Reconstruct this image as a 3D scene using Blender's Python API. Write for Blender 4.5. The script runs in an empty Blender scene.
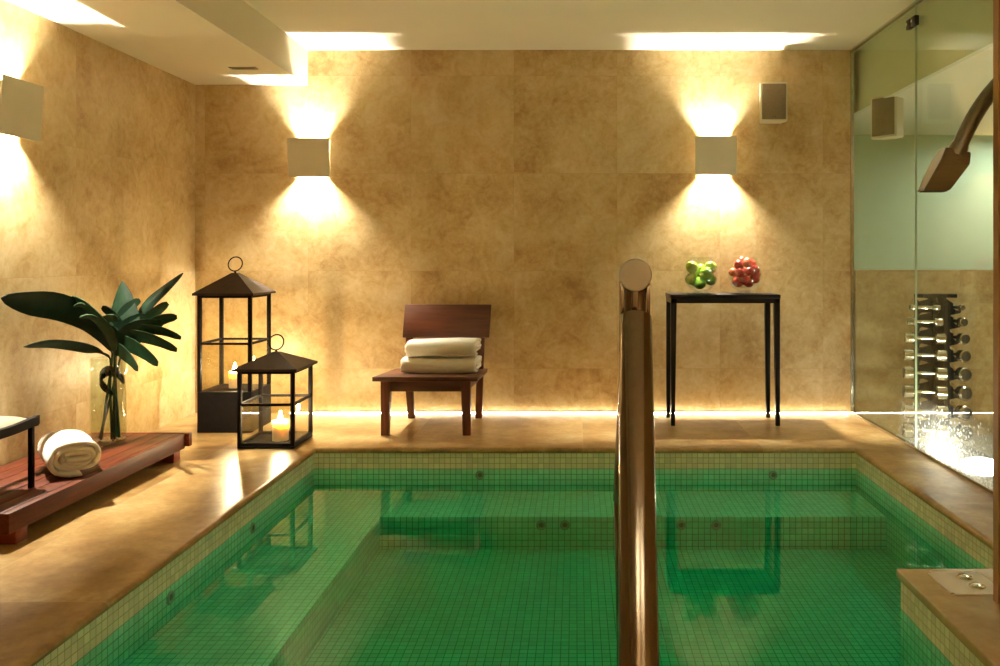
import bpy, bmesh, math, random
from mathutils import Vector, Matrix
R = math.radians
PI = math.pi
random.seed(7)
scene = bpy.context.scene
C = scene.collection

# ------------------------------------------------------------------ camera
F, CX, CY, EYE = 820.0, 576.0, 256.0, 1.10
cam = bpy.data.cameras.new('camera')
cam.sensor_width = 36.0
cam.lens = 36.0 * F / 1000.0
cam.shift_x = (500 - CX) / 1000.0
cam.shift_y = -(333 - CY) / 1000.0
cam.clip_start = 0.02
co = bpy.data.objects.new('camera', cam)
C.objects.link(co)
co.location = (0, 0, EYE)
co.rotation_euler = (R(90), 0, 0)
scene.camera = co


def P(px, py, Y):
    """place in the room of a photo point that lies Y metres away"""
    return Vector(((px - CX) * Y / F, Y, EYE - (py - CY) * Y / F))


# ------------------------------------------------------------------ node helpers
def new_mat(name):
    m = bpy.data.materials.new(name)
    m.use_nodes = True
    m.node_tree.nodes.clear()
    return m, m.node_tree.nodes, m.node_tree.links


def node(ns, typ, **kw):
    n = ns.new(typ)
    for k, v in kw.items():
        if k.startswith('i_'):
            n.inputs[k[2:].replace('_', ' ')].default_value = v
        else:
            setattr(n, k, v)
    return n


def mth(ns, ls, op, a, b=None, c=None, clamp=False):
    n = ns.new('ShaderNodeMath')
    n.operation = op
    n.use_clamp = clamp
    for k, v in enumerate((a, b, c)):
        if v is None:
            continue
        if isinstance(v, (int, float)):
            n.inputs[k].default_value = v
        else:
            ls.new(v, n.inputs[k])
    return n.outputs[0]


def mixc(ns, ls, fac, a, b, mode='MIX'):
    n = ns.new('ShaderNodeMix')
    n.data_type = 'RGBA'
    n.blend_type = mode
    for sock, v in ((n.inputs[0], fac), (n.inputs[6], a), (n.inputs[7], b)):
        if isinstance(v, (int, float)):
            sock.default_value = v
        elif isinstance(v, tuple):
            sock.default_value = (*v, 1) if len(v) == 3 else v
        else:
            ls.new(v, sock)
    return n.outputs[2]


def ramp(ns, ls, fac, stops):
    n = ns.new('ShaderNodeValToRGB')
    el = n.color_ramp.elements
    while len(el) < len(stops):
        el.new(0.5)
    for e, (p, c) in zip(el, stops):
        e.position = p
        e.color = (*c, 1) if len(c) == 3 else c
    ls.new(fac, n.inputs[0])
    return n.outputs[0]


def noise(ns, ls, vec, scale, detail=4, rough=0.55, dist=0.0):
    n = node(ns, 'ShaderNodeTexNoise')
    n.inputs['Scale'].default_value = scale
    n.inputs['Detail'].default_value = detail
    n.inputs['Roughness'].default_value = rough
    n.inputs['Distortion'].default_value = dist
    if vec is not None:
        ls.new(vec, n.inputs['Vector'])
    return n.outputs['Fac']


def objco(ns):
    return ns.new('ShaderNodeTexCoord').outputs['Object']


def finish(m, ns, ls, shader):
    o = ns.new('ShaderNodeOutputMaterial')
    ls.new(shader, o.inputs['Surface'])
    return m


def principled(ns, ls, color, rough=0.5, metal=0.0, spec=0.5, bump=None, bump_s=0.2, bump_d=0.01, **kw):
    p = ns.new('ShaderNodeBsdfPrincipled')
    for key, v in (('Base Color', color), ('Roughness', rough), ('Metallic', metal), ('Specular IOR Level', spec)):
        if isinstance(v, (int, float)):
            p.inputs[key].default_value = v
        elif isinstance(v, tuple):
            p.inputs[key].default_value = (*v, 1)
        else:
            ls.new(v, p.inputs[key])
    for k, v in kw.items():
        p.inputs[k.replace('_', ' ')].default_value = v
    if bump is not None:
        b = ns.new('ShaderNodeBump')
        b.inputs['Strength'].default_value = bump_s
        b.inputs['Distance'].default_value = bump_d
        ls.new(bump, b.inputs['Height'])
        ls.new(b.outputs[0], p.inputs['Normal'])
    return p.outputs[0]


# ------------------------------------------------------------------ materials
def mat_plain(name, color, rough=0.5, metal=0.0, spec=0.5, var=0.12, vs=9.0, **kw):
    m, ns, ls = new_mat(name)
    n = noise(ns, ls, objco(ns), vs, 4)
    lo = tuple(c * (1 - var) for c in color)
    hi = tuple(min(1, c * (1 + var)) for c in color)
    col = ramp(ns, ls, n, [(0.3, lo), (0.7, hi)])
    return finish(m, ns, ls, principled(ns, ls, col, rough, metal, spec, bump=n, bump_s=0.04, bump_d=0.004, **kw))


def mat_stone(name, axes, x0, xs, y0, ys, stops, rough=0.4, joint=0.003, shift=0.0, pits=True, var=0.05, wts=(0.46, 0.33, 0.21), bmp=0.25, dist=1.2, jcol=(0.45, 0.32, 0.16)):
    """warm travertine in large panels; axes picks the two in-plane coordinates"""
    m, ns, ls = new_mat(name)
    oc = objco(ns)
    sep = ns.new('ShaderNodeSeparateXYZ')
    ls.new(oc, sep.inputs[0])
    a = mth(ns, ls, 'DIVIDE', mth(ns, ls, 'SUBTRACT', sep.outputs[axes[0]], x0), xs)
    b = mth(ns, ls, 'DIVIDE', mth(ns, ls, 'SUBTRACT', sep.outputs[axes[1]], y0), ys)
    fb = mth(ns, ls, 'FLOOR', b)
    if shift:
        a = mth(ns, ls, 'ADD', a, mth(ns, ls, 'MULTIPLY', mth(ns, ls, 'MODULO', fb, 2.0), shift))
    fa = mth(ns, ls, 'FLOOR', a)
    ra = mth(ns, ls, 'FRACT', a)
    rb = mth(ns, ls, 'FRACT', b)
    da = mth(ns, ls, 'MULTIPLY', mth(ns, ls, 'MINIMUM', ra, mth(ns, ls, 'SUBTRACT', 1.0, ra)), xs)
    db = mth(ns, ls, 'MULTIPLY', mth(ns, ls, 'MINIMUM', rb, mth(ns, ls, 'SUBTRACT', 1.0, rb)), ys)
    jd = mth(ns, ls, 'MINIMUM', da, db)
    j = mth(ns, ls, 'LESS_THAN', jd, joint * 0.5)
    cell = ns.new('ShaderNodeCombineXYZ')
    ls.new(fa, cell.inputs[0])
    ls.new(fb, cell.inputs[1])
    wn = ns.new('ShaderNodeTexWhiteNoise')
    wn.noise_dimensions = '3D'
    ls.new(cell.outputs[0], wn.inputs['Vector'])
    off = ns.new('ShaderNodeVectorMath')
    off.operation = 'MULTIPLY_ADD'
    ls.new(wn.outputs['Color'], off.inputs[0])
    off.inputs[1].default_value = (9, 9, 9)
    ls.new(oc, off.inputs[2])
    v = off.outputs[0]
    n1 = noise(ns, ls, v, 2.1, 6, 0.62, 0.6)
    n2 = noise(ns, ls, v, 9.0, 6, 0.65, dist)
    n3 = noise(ns, ls, v, 34.0, 4, 0.7, 0.4)
    f = mth(ns, ls, 'ADD', mth(ns, ls, 'MULTIPLY', n1, wts[0]), mth(ns, ls, 'ADD', mth(ns, ls, 'MULTIPLY', n2, wts[1]), mth(ns, ls, 'MULTIPLY', n3, wts[2])))
    f = mth(ns, ls, 'ADD', f, mth(ns, ls, 'MULTIPLY', mth(ns, ls, 'SUBTRACT', wn.outputs['Value'], 0.5), var * 0.55))
    col = ramp(ns, ls, f, stops)
    if pits:
        pn = noise(ns, ls, v, 62.0, 3, 0.6, 0.3)
        pm = mth(ns, ls, 'MULTIPLY', mth(ns, ls, 'GREATER_THAN', pn, 0.69), mth(ns, ls, 'GREATER_THAN', n2, 0.52))
        col = mixc(ns, ls, mth(ns, ls, 'MULTIPLY', pm, 0.3), col, (0.80, 0.66, 0.42))
    col = mixc(ns, ls, mth(ns, ls, 'MULTIPLY', j, 0.55), col, jcol)
    h = mth(ns, ls, 'SUBTRACT', mth(ns, ls, 'MULTIPLY', f, 0.4), j)
    rr = rough
    return finish(m, ns, ls, principled(ns, ls, col, rr, 0, 0.5, bump=h if bmp else None, bump_s=bmp, bump_d=0.003))


def mat_mosaic(name, base, var, grout, size=0.0315, gw=0.10, rough=0.2, z0=-0.12):
    m, ns, ls = new_mat(name)
    geo = ns.new('ShaderNodeNewGeometry')
    oc = objco(ns)
    sep = ns.new('ShaderNodeSeparateXYZ')
    ls.new(oc, sep.inputs[0])
    sn = ns.new('ShaderNodeSeparateXYZ')
    ls.new(geo.outputs['True Normal'], sn.inputs[0])
    grouts, cells = [], []
    for k, o0 in ((0, 0.004), (1, 0.011), (2, z0)):
        v = mth(ns, ls, 'DIVIDE', mth(ns, ls, 'SUBTRACT', sep.outputs[k], o0), size)
        fr = mth(ns, ls, 'FRACT', v)
        d = mth(ns, ls, 'MINIMUM', fr, mth(ns, ls, 'SUBTRACT', 1.0, fr))
        g = mth(ns, ls, 'LESS_THAN', d, gw * 0.5)
        inplane = mth(ns, ls, 'LESS_THAN', mth(ns, ls, 'ABSOLUTE', sn.outputs[k]), 0.5)
        grouts.append(mth(ns, ls, 'MULTIPLY', g, inplane))
        cells.append(mth(ns, ls, 'MULTIPLY', mth(ns, ls, 'FLOOR', v), inplane))
    g = mth(ns, ls, 'MAXIMUM', mth(ns, ls, 'MAXIMUM', grouts[0], grouts[1]), grouts[2])
    cc = ns.new('ShaderNodeCombineXYZ')
    for k in range(3):
        ls.new(cells[k], cc.inputs[k])
    wn = ns.new('ShaderNodeTexWhiteNoise')
    ls.new(cc.outputs[0], wn.inputs['Vector'])
    lo = tuple(c * (1 - var) for c in base)
    hi = tuple(min(1, c * (1 + var)) for c in base)
    col = ramp(ns, ls, wn.outputs['Value'], [(0, lo), (1, hi)])
    col = mixc(ns, ls, g, col, grout)
    rg = mth(ns, ls, 'ADD', rough, mth(ns, ls, 'MULTIPLY', g, 0.5))
    h = mth(ns, ls, 'SUBTRACT', 1.0, g)
    return finish(m, ns, ls, principled(ns, ls, col, rg, 0, 0.5, bump=h, bump_s=0.3, bump_d=0.001))


def mat_wood(name, dark, light, axis=1, rough=0.4, scale=1.0, spec=0.5):
    m, ns, ls = new_mat(name)
    mp = ns.new('ShaderNodeMapping')
    s = [14.0 * scale] * 3
    s[axis] = 1.1 * scale
    mp.inputs['Scale'].default_value = s
    ls.new(objco(ns), mp.inputs['Vector'])
    n1 = noise(ns, ls, mp.outputs[0], 1.6, 6, 0.6, 0.9)
    n2 = noise(ns, ls, mp.outputs[0], 7.0, 4, 0.6, 0.3)
    f = mth(ns, ls, 'ADD', mth(ns, ls, 'MULTIPLY', n1, 0.7), mth(ns, ls, 'MULTIPLY', n2, 0.3))
    col = ramp(ns, ls, f, [(0.33, dark), (0.66, light)])
    return finish(m, ns, ls, principled(ns, ls, col, rough, 0, spec, bump=f, bump_s=0.12, bump_d=0.003))


def mat_metal(name, color, rough=0.3, brushed=2, var=0.08):
    m, ns, ls = new_mat(name)
    mp = ns.new('ShaderNodeMapping')
    s = [40.0] * 3
    s[brushed] = 1.2
    mp.inputs['Scale'].default_value = s
    ls.new(objco(ns), mp.inputs['Vector'])
    n = noise(ns, ls, mp.outputs[0], 3.0, 4, 0.6)
    lo = tuple(c * (1 - var) for c in color)
    hi = tuple(min(1, c * (1 + var)) for c in color)
    col = ramp(ns, ls, n, [(0.3, lo), (0.7, hi)])
    rr = mth(ns, ls, 'ADD', rough - 0.06, mth(ns, ls, 'MULTIPLY', n, 0.12))
    return finish(m, ns, ls, principled(ns, ls, col, rr, 1.0, 0.5, bump=n, bump_s=0.008, bump_d=0.0004))


def mat_emit(name, color, strength):
    m, ns, ls = new_mat(name)
    e = ns.new('ShaderNodeEmission')
    e.inputs[0].default_value = (*color, 1)
    e.inputs[1].default_value = strength
    return finish(m, ns, ls, e.outputs[0])


def schlick(ns, ls, f0, amp=0.95):
    geo = ns.new('ShaderNodeNewGeometry')
    dot = ns.new('ShaderNodeVectorMath')
    dot.operation = 'DOT_PRODUCT'
    ls.new(geo.outputs['Normal'], dot.inputs[0])
    ls.new(geo.outputs['Incoming'], dot.inputs[1])
    c = mth(ns, ls, 'ABSOLUTE', dot.outputs['Value'])
    p5 = mth(ns, ls, 'POWER', mth(ns, ls, 'SUBTRACT', 1.0, c, clamp=True), 5.0)
    return mth(ns, ls, 'ADD', f0, mth(ns, ls, 'MULTIPLY', p5, amp), clamp=True)


def mat_thin_glass(name, tint=(0.96, 0.98, 0.96), f0=0.04, rough=0.0, drops=False):
    m, ns, ls = new_mat(name)
    t = ns.new('ShaderNodeBsdfTransparent')
    t.inputs[0].default_value = (*tint, 1)
    g = ns.new('ShaderNodeBsdfGlossy')
    g.inputs['Roughness'].default_value = rough
    g.inputs[0].default_value = (1, 1, 1, 1)
    mx = ns.new('ShaderNodeMixShader')
    ls.new(schlick(ns, ls, f0, 0.58 if drops else 0.95), mx.inputs[0])
    ls.new(t.outputs[0], mx.inputs[1])
    ls.new(g.outputs[0], mx.inputs[2])
    out = mx.outputs[0]
    if drops:
        oc = objco(ns)
        sep = ns.new('ShaderNodeSeparateXYZ')
        ls.new(oc, sep.inputs[0])
        # condensation beads, dense near the floor and thinning out upwards
        hgt = mth(ns, ls, 'DIVIDE', mth(ns, ls, 'SUBTRACT', 0.33, sep.outputs[2]), 0.33, clamp=True)
        wet = mth(ns, ls, 'DIVIDE', mth(ns, ls, 'SUBTRACT', 5.0, sep.outputs[1]), 1.0, clamp=True)
        blot = noise(ns, ls, oc, 4.0, 4, 0.6)
        amt = mth(ns, ls, 'MULTIPLY', mth(ns, ls, 'MULTIPLY', mth(ns, ls, 'POWER', hgt, 1.3), wet), mth(ns, ls, 'ADD', blot, 0.35))
        masks = []
        for sc, r in ((120.0, 0.45), (55.0, 0.40)):
            vo = ns.new('ShaderNodeTexVoronoi')
            vo.inputs['Scale'].default_value = sc
            vo.inputs['Randomness'].default_value = 1.0
            ls.new(oc, vo.inputs['Vector'])
            sc2 = ns.new('ShaderNodeSeparateColor')
            ls.new(vo.outputs['Color'], sc2.inputs[0])
            keep = mth(ns, ls, 'LESS_THAN', sc2.outputs[0], mth(ns, ls, 'MULTIPLY', amt, 1.1))
            masks.append(mth(ns, ls, 'MULTIPLY', mth(ns, ls, 'LESS_THAN', vo.outputs['Distance'], r), keep))
        mk = mth(ns, ls, 'MAXIMUM', masks[0], masks[1])
        film = mth(ns, ls, 'MULTIPLY', amt, 0.48)
        fac = mth(ns, ls, 'MAXIMUM', mth(ns, ls, 'MULTIPLY', mk, 0.62), film)
        tr = ns.new('ShaderNodeBsdfTranslucent')
        tr.inputs[0].default_value = (0.95, 0.95, 0.93, 1)
        df = ns.new('ShaderNodeBsdfGlossy')
        df.inputs['Roughness'].default_value = 0.25
        df.inputs[0].default_value = (0.9, 0.9, 0.9, 1)
        ms = ns.new('ShaderNodeMixShader')
        ms.inputs[0].default_value = 0.3
        ls.new(tr.outputs[0], ms.inputs[1])
        ls.new(df.outputs[0], ms.inputs[2])
        m2 = ns.new('ShaderNodeMixShader')
        ls.new(fac, m2.inputs[0])
        ls.new(out, m2.inputs[1])
        ls.new(ms.outputs[0], m2.inputs[2])
        out = m2.outputs[0]
    return finish(m, ns, ls, out)


def mat_water():
    m, ns, ls = new_mat('pool_water')
    tr = ns.new('ShaderNodeBsdfTransparent')
    tr.inputs[0].default_value = (0.97, 1.0, 0.98, 1)
    gl = ns.new('ShaderNodeBsdfGlossy')
    gl.inputs['Roughness'].default_value = 0.0
    gl.inputs[0].default_value = (1, 1, 1, 1)
    n = noise(ns, ls, objco(ns), 2.2, 2, 0.4)
    b = ns.new('ShaderNodeBump')
    b.inputs['Strength'].default_value = 0.06
    b.inputs['Distance'].default_value = 0.02
    ls.new(n, b.inputs['Height'])
    ls.new(b.outputs[0], gl.inputs['Normal'])
    mx = ns.new('ShaderNodeMixShader')
    ls.new(schlick(ns, ls, 0.02, 0.60), mx.inputs[0])
    ls.new(tr.outputs[0], mx.inputs[1])
    ls.new(gl.outputs[0], mx.inputs[2])
    o = ns.new('ShaderNodeOutputMaterial')
    ls.new(mx.outputs[0], o.inputs['Surface'])
    va = ns.new('ShaderNodeVolumeAbsorption')
    va.inputs['Color'].default_value = (0.13, 0.81, 0.68, 1)
    va.inputs['Density'].default_value = WATER_DENSITY
    ls.new(va.outputs[0], o.inputs['Volume'])
    return m


def mat_towel(name, color=(0.80, 0.74, 0.60)):
    m, ns, ls = new_mat(name)
    oc = objco(ns)
    n = noise(ns, ls, oc, 260.0, 2, 0.6)
    n2 = noise(ns, ls, oc, 14.0, 4, 0.6)
    f = mth(ns, ls, 'ADD', mth(ns, ls, 'MULTIPLY', n, 0.6), mth(ns, ls, 'MULTIPLY', n2, 0.6))
    col = ramp(ns, ls, n2, [(0.3, tuple(c * 0.92 for c in color)), (0.7, color)])
    return finish(m, ns, ls, principled(ns, ls, col, 0.95, 0, 0.1, bump=f, bump_s=0.6, bump_d=0.006, Sheen_Weight=0.3))


def mat_fruit(name, c1, c2, c3):
    m, ns, ls = new_mat(name)
    oc = objco(ns)
    rnd = ns.new('ShaderNodeObjectInfo').outputs['Random']
    off = ns.new('ShaderNodeCombineXYZ')
    ls.new(mth(ns, ls, 'MULTIPLY', rnd, 20.0), off.inputs[0])
    av = ns.new('ShaderNodeVectorMath')
    ls.new(oc, av.inputs[0])
    ls.new(off.outputs[0], av.inputs[1])
    n = noise(ns, ls, av.outputs[0], 14.0, 3, 0.5)
    f = mth(ns, ls, 'ADD', mth(ns, ls, 'MULTIPLY', n, 0.7), mth(ns, ls, 'MULTIPLY', rnd, 0.3))
    col = ramp(ns, ls, f, [(0.3, c1), (0.52, c2), (0.72, c3)])
    return finish(m, ns, ls, principled(ns, ls, col, 0.22, 0, 0.5, Coat_Weight=0.3))


def mat_leaf(name, c1, c2):
    m, ns, ls = new_mat(name)
    n = noise(ns, ls, objco(ns), 22.0, 4, 0.6)
    col = ramp(ns, ls, n, [(0.3, c1), (0.7, c2)])
    return finish(m, ns, ls, principled(ns, ls, col, 0.5, 0, 0.16))


WATER_DENSITY = 3.5
WARM = (1.0, 0.80, 0.50)
WALL_STOPS = [(0.36, (0.345, 0.210, 0.078)), (0.45, (0.50, 0.345, 0.150)), (0.53, (0.59, 0.445, 0.225)), (0.64, (0.68, 0.56, 0.34))]
FLOOR_STOPS = [(0.38, (0.19, 0.098, 0.030)), (0.46, (0.29, 0.168, 0.055)), (0.53, (0.38, 0.245, 0.095)), (0.60, (0.48, 0.355, 0.17))]
LEDGE_STOPS = [(0.32, (0.33, 0.22, 0.09)), (0.45, (0.45, 0.32, 0.15)), (0.53, (0.52, 0.40, 0.20)), (0.64, (0.60, 0.48, 0.27))]
M = {}
M['wall_back'] = mat_stone('travertine_back', (0, 2), -0.435, 0.722, 0.995, 0.684, WALL_STOPS)
M['wall_left'] = mat_stone('travertine_left', (1, 2), 4.38, 0.722, 0.995, 0.684, WALL_STOPS)
M['wall_half'] = mat_stone('travertine_half', (0, 2), 1.97, 0.722, 0.308, 0.684, WALL_STOPS)
M['floor'] = mat_stone('travertine_floor', (0, 1), -2.02, 1.03, 0.55, 1.03, FLOOR_STOPS, rough=0.30, joint=0.005, pits=False, wts=(0.55, 0.28, 0.17), bmp=0, dist=0.3)
M['coping'] = mat_stone('travertine_coping', (0, 1), -2.02, 1.03, 0.55, 1.03, FLOOR_STOPS, rough=0.30, joint=0.005)
M['ledge'] = mat_stone('travertine_ledge', (0, 1), -3.0, 5.0, -3.0, 9.0, LEDGE_STOPS, rough=0.25, pits=False, wts=(0.74, 0.16, 0.10), bmp=0, dist=0.3)
M['jamb'] = mat_stone('jamb_stone', (0, 2), -5, 20, -5, 20, [(0.3, (0.24, 0.12, 0.04)), (0.6, (0.36, 0.20, 0.075)), (0.75, (0.42, 0.25, 0.10))], rough=0.4, pits=False)
M['band'] = mat_mosaic('cream_mosaic', (0.84, 0.82, 0.62), 0.10, (0.44, 0.40, 0.24))
M['pool'] = mat_mosaic('green_mosaic', (0.38, 0.95, 0.74), 0.08, (0.10, 0.36, 0.27), gw=0.10)
M['ceiling'] = mat_plain('cream_ceiling', (0.80, 0.76, 0.62), 0.85, var=0.02, vs=2)
M['bulkhead'] = mat_plain('cream_bulkhead', (0.66, 0.66, 0.50), 0.85, var=0.02, vs=2)
M['mint'] = mat_plain('mint_wall', (0.60, 0.76, 0.60), 0.55, var=0.03, vs=2)
M['gym_floor'] = mat_plain('grey_floor', (0.35, 0.31, 0.24), 0.5, var=0.1, vs=5)
M['plain_wall'] = mat_plain('ochre_wall', (0.46, 0.31, 0.13), 0.7, var=0.1, vs=2)
M['plate'] = mat_plain('sconce_paint', (0.74, 0.69, 0.54), 0.5, var=0.02)
M['bulb'] = mat_emit('halogen_glow', (1.0, 0.92, 0.745), 19500.0)
M['led'] = mat_emit('led_glow', (1.0, 0.91, 0.70), 55.0)
M['flame'] = mat_emit('flame_glow', (1.0, 0.78, 0.48), 1700.0)
M['gym_fill'] = mat_emit('gym_fill_glow', (1.0, 0.97, 0.88), 170.0)  # glow of the downlights added out of view in the gym
M['uplamp'] = mat_emit('uplight_glow', (1.0, 0.95, 0.80), 70.0)
M['black_metal'] = mat_plain('black_iron', (0.007, 0.005, 0.004), 0.6, 0.0, 0.10, var=0.3, vs=30)
M['bronze_roof'] = mat_plain('aged_roof_metal', (0.022, 0.010, 0.006), 0.4, 0.2, 0.35, var=0.3, vs=25)
M['lantern_glass'] = mat_thin_glass('lantern_glass', (0.93, 0.92, 0.86))
M['vase_glass'] = mat_thin_glass('vase_glass', (0.90, 0.93, 0.88), 0.06)
M['bowl_glass'] = mat_thin_glass('bowl_glass', (0.975, 0.985, 0.975), 0.085)
M['partition'] = mat_thin_glass('partition_glass', (0.90, 0.95, 0.88), 0.03, drops=True)
M['wax'] = mat_plain('candle_wax', (0.86, 0.76, 0.52), 0.5, var=0.03, Subsurface_Weight=0.8, Subsurface_Scale=0.05, Subsurface_Radius=(1.0, 0.8, 0.5))
M['wick'] = mat_plain('burnt_wick', (0.02, 0.015, 0.01), 0.9)
M['chair'] = mat_wood('chair_wood', (0.035, 0.009, 0.004), (0.12, 0.030, 0.010), axis=0, rough=0.36)
M['chair_v'] = mat_wood('chair_leg_wood', (0.040, 0.010, 0.004), (0.15, 0.038, 0.012), axis=2, rough=0.36)
M['deckwood'] = mat_wood('platform_wood', (0.040, 0.008, 0.0025), (0.125, 0.023, 0.005), axis=1, rough=0.5, spec=0.25)
M['deckwood_x'] = mat_wood('platform_cross_wood', (0.09, 0.014, 0.004), (0.24, 0.040, 0.010), axis=0, rough=0.5, spec=0.25)
M['black_wood'] = mat_plain('black_lacquer', (0.006, 0.005, 0.006), 0.35, 0.0, 0.25, var=0.2)
M['stool_frame'] = mat_plain('stool_iron', (0.010, 0.004, 0.003), 0.65, 0.0, 0.08, var=0.2)
M['cushion'] = mat_towel('cushion_cloth', (0.38, 0.32, 0.22))
M['towel'] = mat_towel('white_terry', (0.88, 0.83, 0.72))
M['steel'] = mat_metal('brushed_steel', (0.23, 0.19, 0.155), 0.14, 2)
M['steel_y'] = mat_plain('brushed_cap', (0.40, 0.39, 0.36), 0.42, 0.45, var=0.06, vs=25)
M['chrome'] = mat_metal('chrome', (0.80, 0.77, 0.70), 0.12, 0)
M['dullchrome'] = mat_metal('dull_chrome', (0.62, 0.58, 0.50), 0.22, 0)
M['showersteel'] = mat_metal('shower_metal', (0.235, 0.22, 0.175), 0.36, 0)
M['rackpaint'] = mat_plain('rack_paint', (0.007, 0.006, 0.005), 0.45, 0.0, 0.2, var=0.2)
M['capgrey'] = mat_plain('dumbbell_cap', (0.07, 0.06, 0.045), 0.4, 0.5, var=0.2)
M['speaker'] = mat_plain('speaker_box', (0.70, 0.64, 0.46), 0.55, var=0.03)
M['grille'] = mat_plain('speaker_grille', (0.16, 0.11, 0.045), 0.7, var=0.12, vs=60)
M['dark'] = mat_plain('dark_recess', (0.02, 0.015, 0.008), 0.8)
M['seal'] = mat_plain('seal_strip', (0.50, 0.58, 0.44), 0.3, var=0.03)
M['nozzle'] = mat_plain('jet_nozzle', (0.10, 0.13, 0.10), 0.5)
M['jetring'] = mat_plain('jet_ring', (0.24, 0.42, 0.34), 0.4)
M['vent'] = mat_plain('vent_paint', (0.42, 0.38, 0.26), 0.7, var=0.05)
M['panel'] = mat_plain('control_plate', (0.78, 0.70, 0.56), 0.4, var=0.03)
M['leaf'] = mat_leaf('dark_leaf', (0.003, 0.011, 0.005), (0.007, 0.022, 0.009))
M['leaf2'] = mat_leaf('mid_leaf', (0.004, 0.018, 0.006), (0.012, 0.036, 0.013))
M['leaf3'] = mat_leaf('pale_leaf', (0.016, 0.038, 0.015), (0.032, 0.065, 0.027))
M['stem'] = mat_leaf('leaf_stem', (0.012, 0.024, 0.008), (0.03, 0.045, 0.014))
M['green_apple'] = mat_fruit('green_apple_skin', (0.13, 0.30, 0.02), (0.25, 0.42, 0.04), (0.42, 0.46, 0.08))
M['red_apple'] = mat_fruit('red_apple_skin', (0.36, 0.008, 0.012), (0.58, 0.03, 0.03), (0.72, 0.16, 0.07))
M['twig'] = mat_plain('fruit_stalk', (0.06, 0.04, 0.015), 0.8)
M['water'] = mat_water()


# ------------------------------------------------------------------ mesh helpers
def box(bm, x0, x1, y0, y1, z0, z1, bev=0.0, seg=2):
    vs = [bm.verts.new(p) for p in ((x0, y0, z0), (x1, y0, z0), (x1, y1, z0), (x0, y1, z0), (x0, y0, z1), (x1, y0, z1), (x1, y1, z1), (x0, y1, z1))]
    fs = [bm.faces.new([vs[i] for i in q]) for q in ((0, 3, 2, 1), (4, 5, 6, 7), (0, 1, 5, 4), (1, 2, 6, 5), (2, 3, 7, 6), (3, 0, 4, 7))]
    if bev > 0:
        es = list({e for f in fs for e in f.edges})
        bmesh.ops.bevel(bm, geom=es, offset=bev, segments=seg, profile=0.5, affect='EDGES', clamp_overlap=True)
    return vs


def hexa(bm, pts, bev=0.0):
    """eight corners: bottom ring then top ring, both counter-clockwise from above"""
    vs = [bm.verts.new(p) for p in pts]
    fs = [bm.faces.new([vs[i] for i in q]) for q in ((0, 3, 2, 1), (4, 5, 6, 7), (0, 1, 5, 4), (1, 2, 6, 5), (2, 3, 7, 6), (3, 0, 4, 7))]
    if bev > 0:
        es = list({e for f in fs for e in f.edges})
        bmesh.ops.bevel(bm, geom=es, offset=bev, segments=2, profile=0.5, affect='EDGES', clamp_overlap=True)


def frame_of(d):
    d = d.normalized()
    up = Vector((0, 0, 1)) if abs(d.z) < 0.9 else Vector((0, 1, 0))
    a = d.cross(up).normalized()
    return a, d.cross(a).normalized()


def tube(bm, pts, r, seg=12, caps=True, closed=False):
    pts = [Vector(p) for p in pts]
    n = len(pts)
    rs = r if isinstance(r, (list, tuple)) else [r] * n
    rings = []
    a = None
    for i, p in enumerate(pts):
        if closed:
            d = pts[(i + 1) % n] - pts[i - 1]
        else:
            d = pts[min(i + 1, n - 1)] - pts[max(i - 1, 0)]
        d.normalize()
        if a is None:
            a, b = frame_of(d)
        else:
            a = (a - d * a.dot(d)).normalized()
            b = d.cross(a)
        rings.append([bm.verts.new(p + (a * math.cos(2 * PI * k / seg) + b * math.sin(2 * PI * k / seg)) * rs[i]) for k in range(seg)])
    for i in range(n if closed else n - 1):
        q, w = rings[i], rings[(i + 1) % n]
        for k in range(seg):
            bm.faces.new((q[k], q[(k + 1) % seg], w[(k + 1) % seg], w[k]))
    if caps and not closed:
        bm.faces.new(rings[0][::-1])
        bm.faces.new(rings[-1])
    return rings


def lathe(bm, prof, seg=32, center=(0, 0, 0)):
    """spin (radius, height) pairs about z; zero radius closes the pole"""
    c = Vector(center)
    rings = []
    for r, z in prof:
        if r < 1e-6:
            rings.append([bm.verts.new(c + Vector((0, 0, z)))])
        else:
            rings.append([bm.verts.new(c + Vector((r * math.cos(2 * PI * k / seg), r * math.sin(2 * PI * k / seg), z))) for k in range(seg)])
    for q, w in zip(rings[:-1], rings[1:]):
        for k in range(seg):
            j = (k + 1) % seg
            if len(q) == 1 and len(w) == 1:
                continue
            if len(q) == 1:
                bm.faces.new((q[0], w[j], w[k]))
            elif len(w) == 1:
                bm.faces.new((q[k], q[j], w[0]))
            else:
                bm.faces.new((q[k], q[j], w[j], w[k]))


def prism(bm, poly, z0, z1, axis=2):
    def pt(u, v, w):
        return {2: (u, v, w), 1: (u, w, v), 0: (w, u, v)}[axis]
    a = [bm.verts.new(pt(u, v, z0)) for u, v in poly]
    b = [bm.verts.new(pt(u, v, z1)) for u, v in poly]
    n = len(poly)
    bm.faces.new(a[::-1])
    bm.faces.new(b)
    for k in range(n):
        bm.faces.new((a[k], a[(k + 1) % n], b[(k + 1) % n], b[k]))


def obj(name, bm, mat, parent=None, smooth=True, angle=35):
    bmesh.ops.recalc_face_normals(bm, faces=bm.faces)
    me = bpy.data.meshes.new(name)
    bm.to_mesh(me)
    bm.free()
    me.materials.append(mat)
    if smooth:
        for p in me.polygons:
            p.use_smooth = True
        me.set_sharp_from_angle(angle=R(angle))
    o = bpy.data.objects.new(name, me)
    C.objects.link(o)
    if parent:
        o.parent = parent
    return o


def B(fn, *a, **k):
    bm = bmesh.new()
    fn(bm, *a, **k)
    return bm


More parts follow.
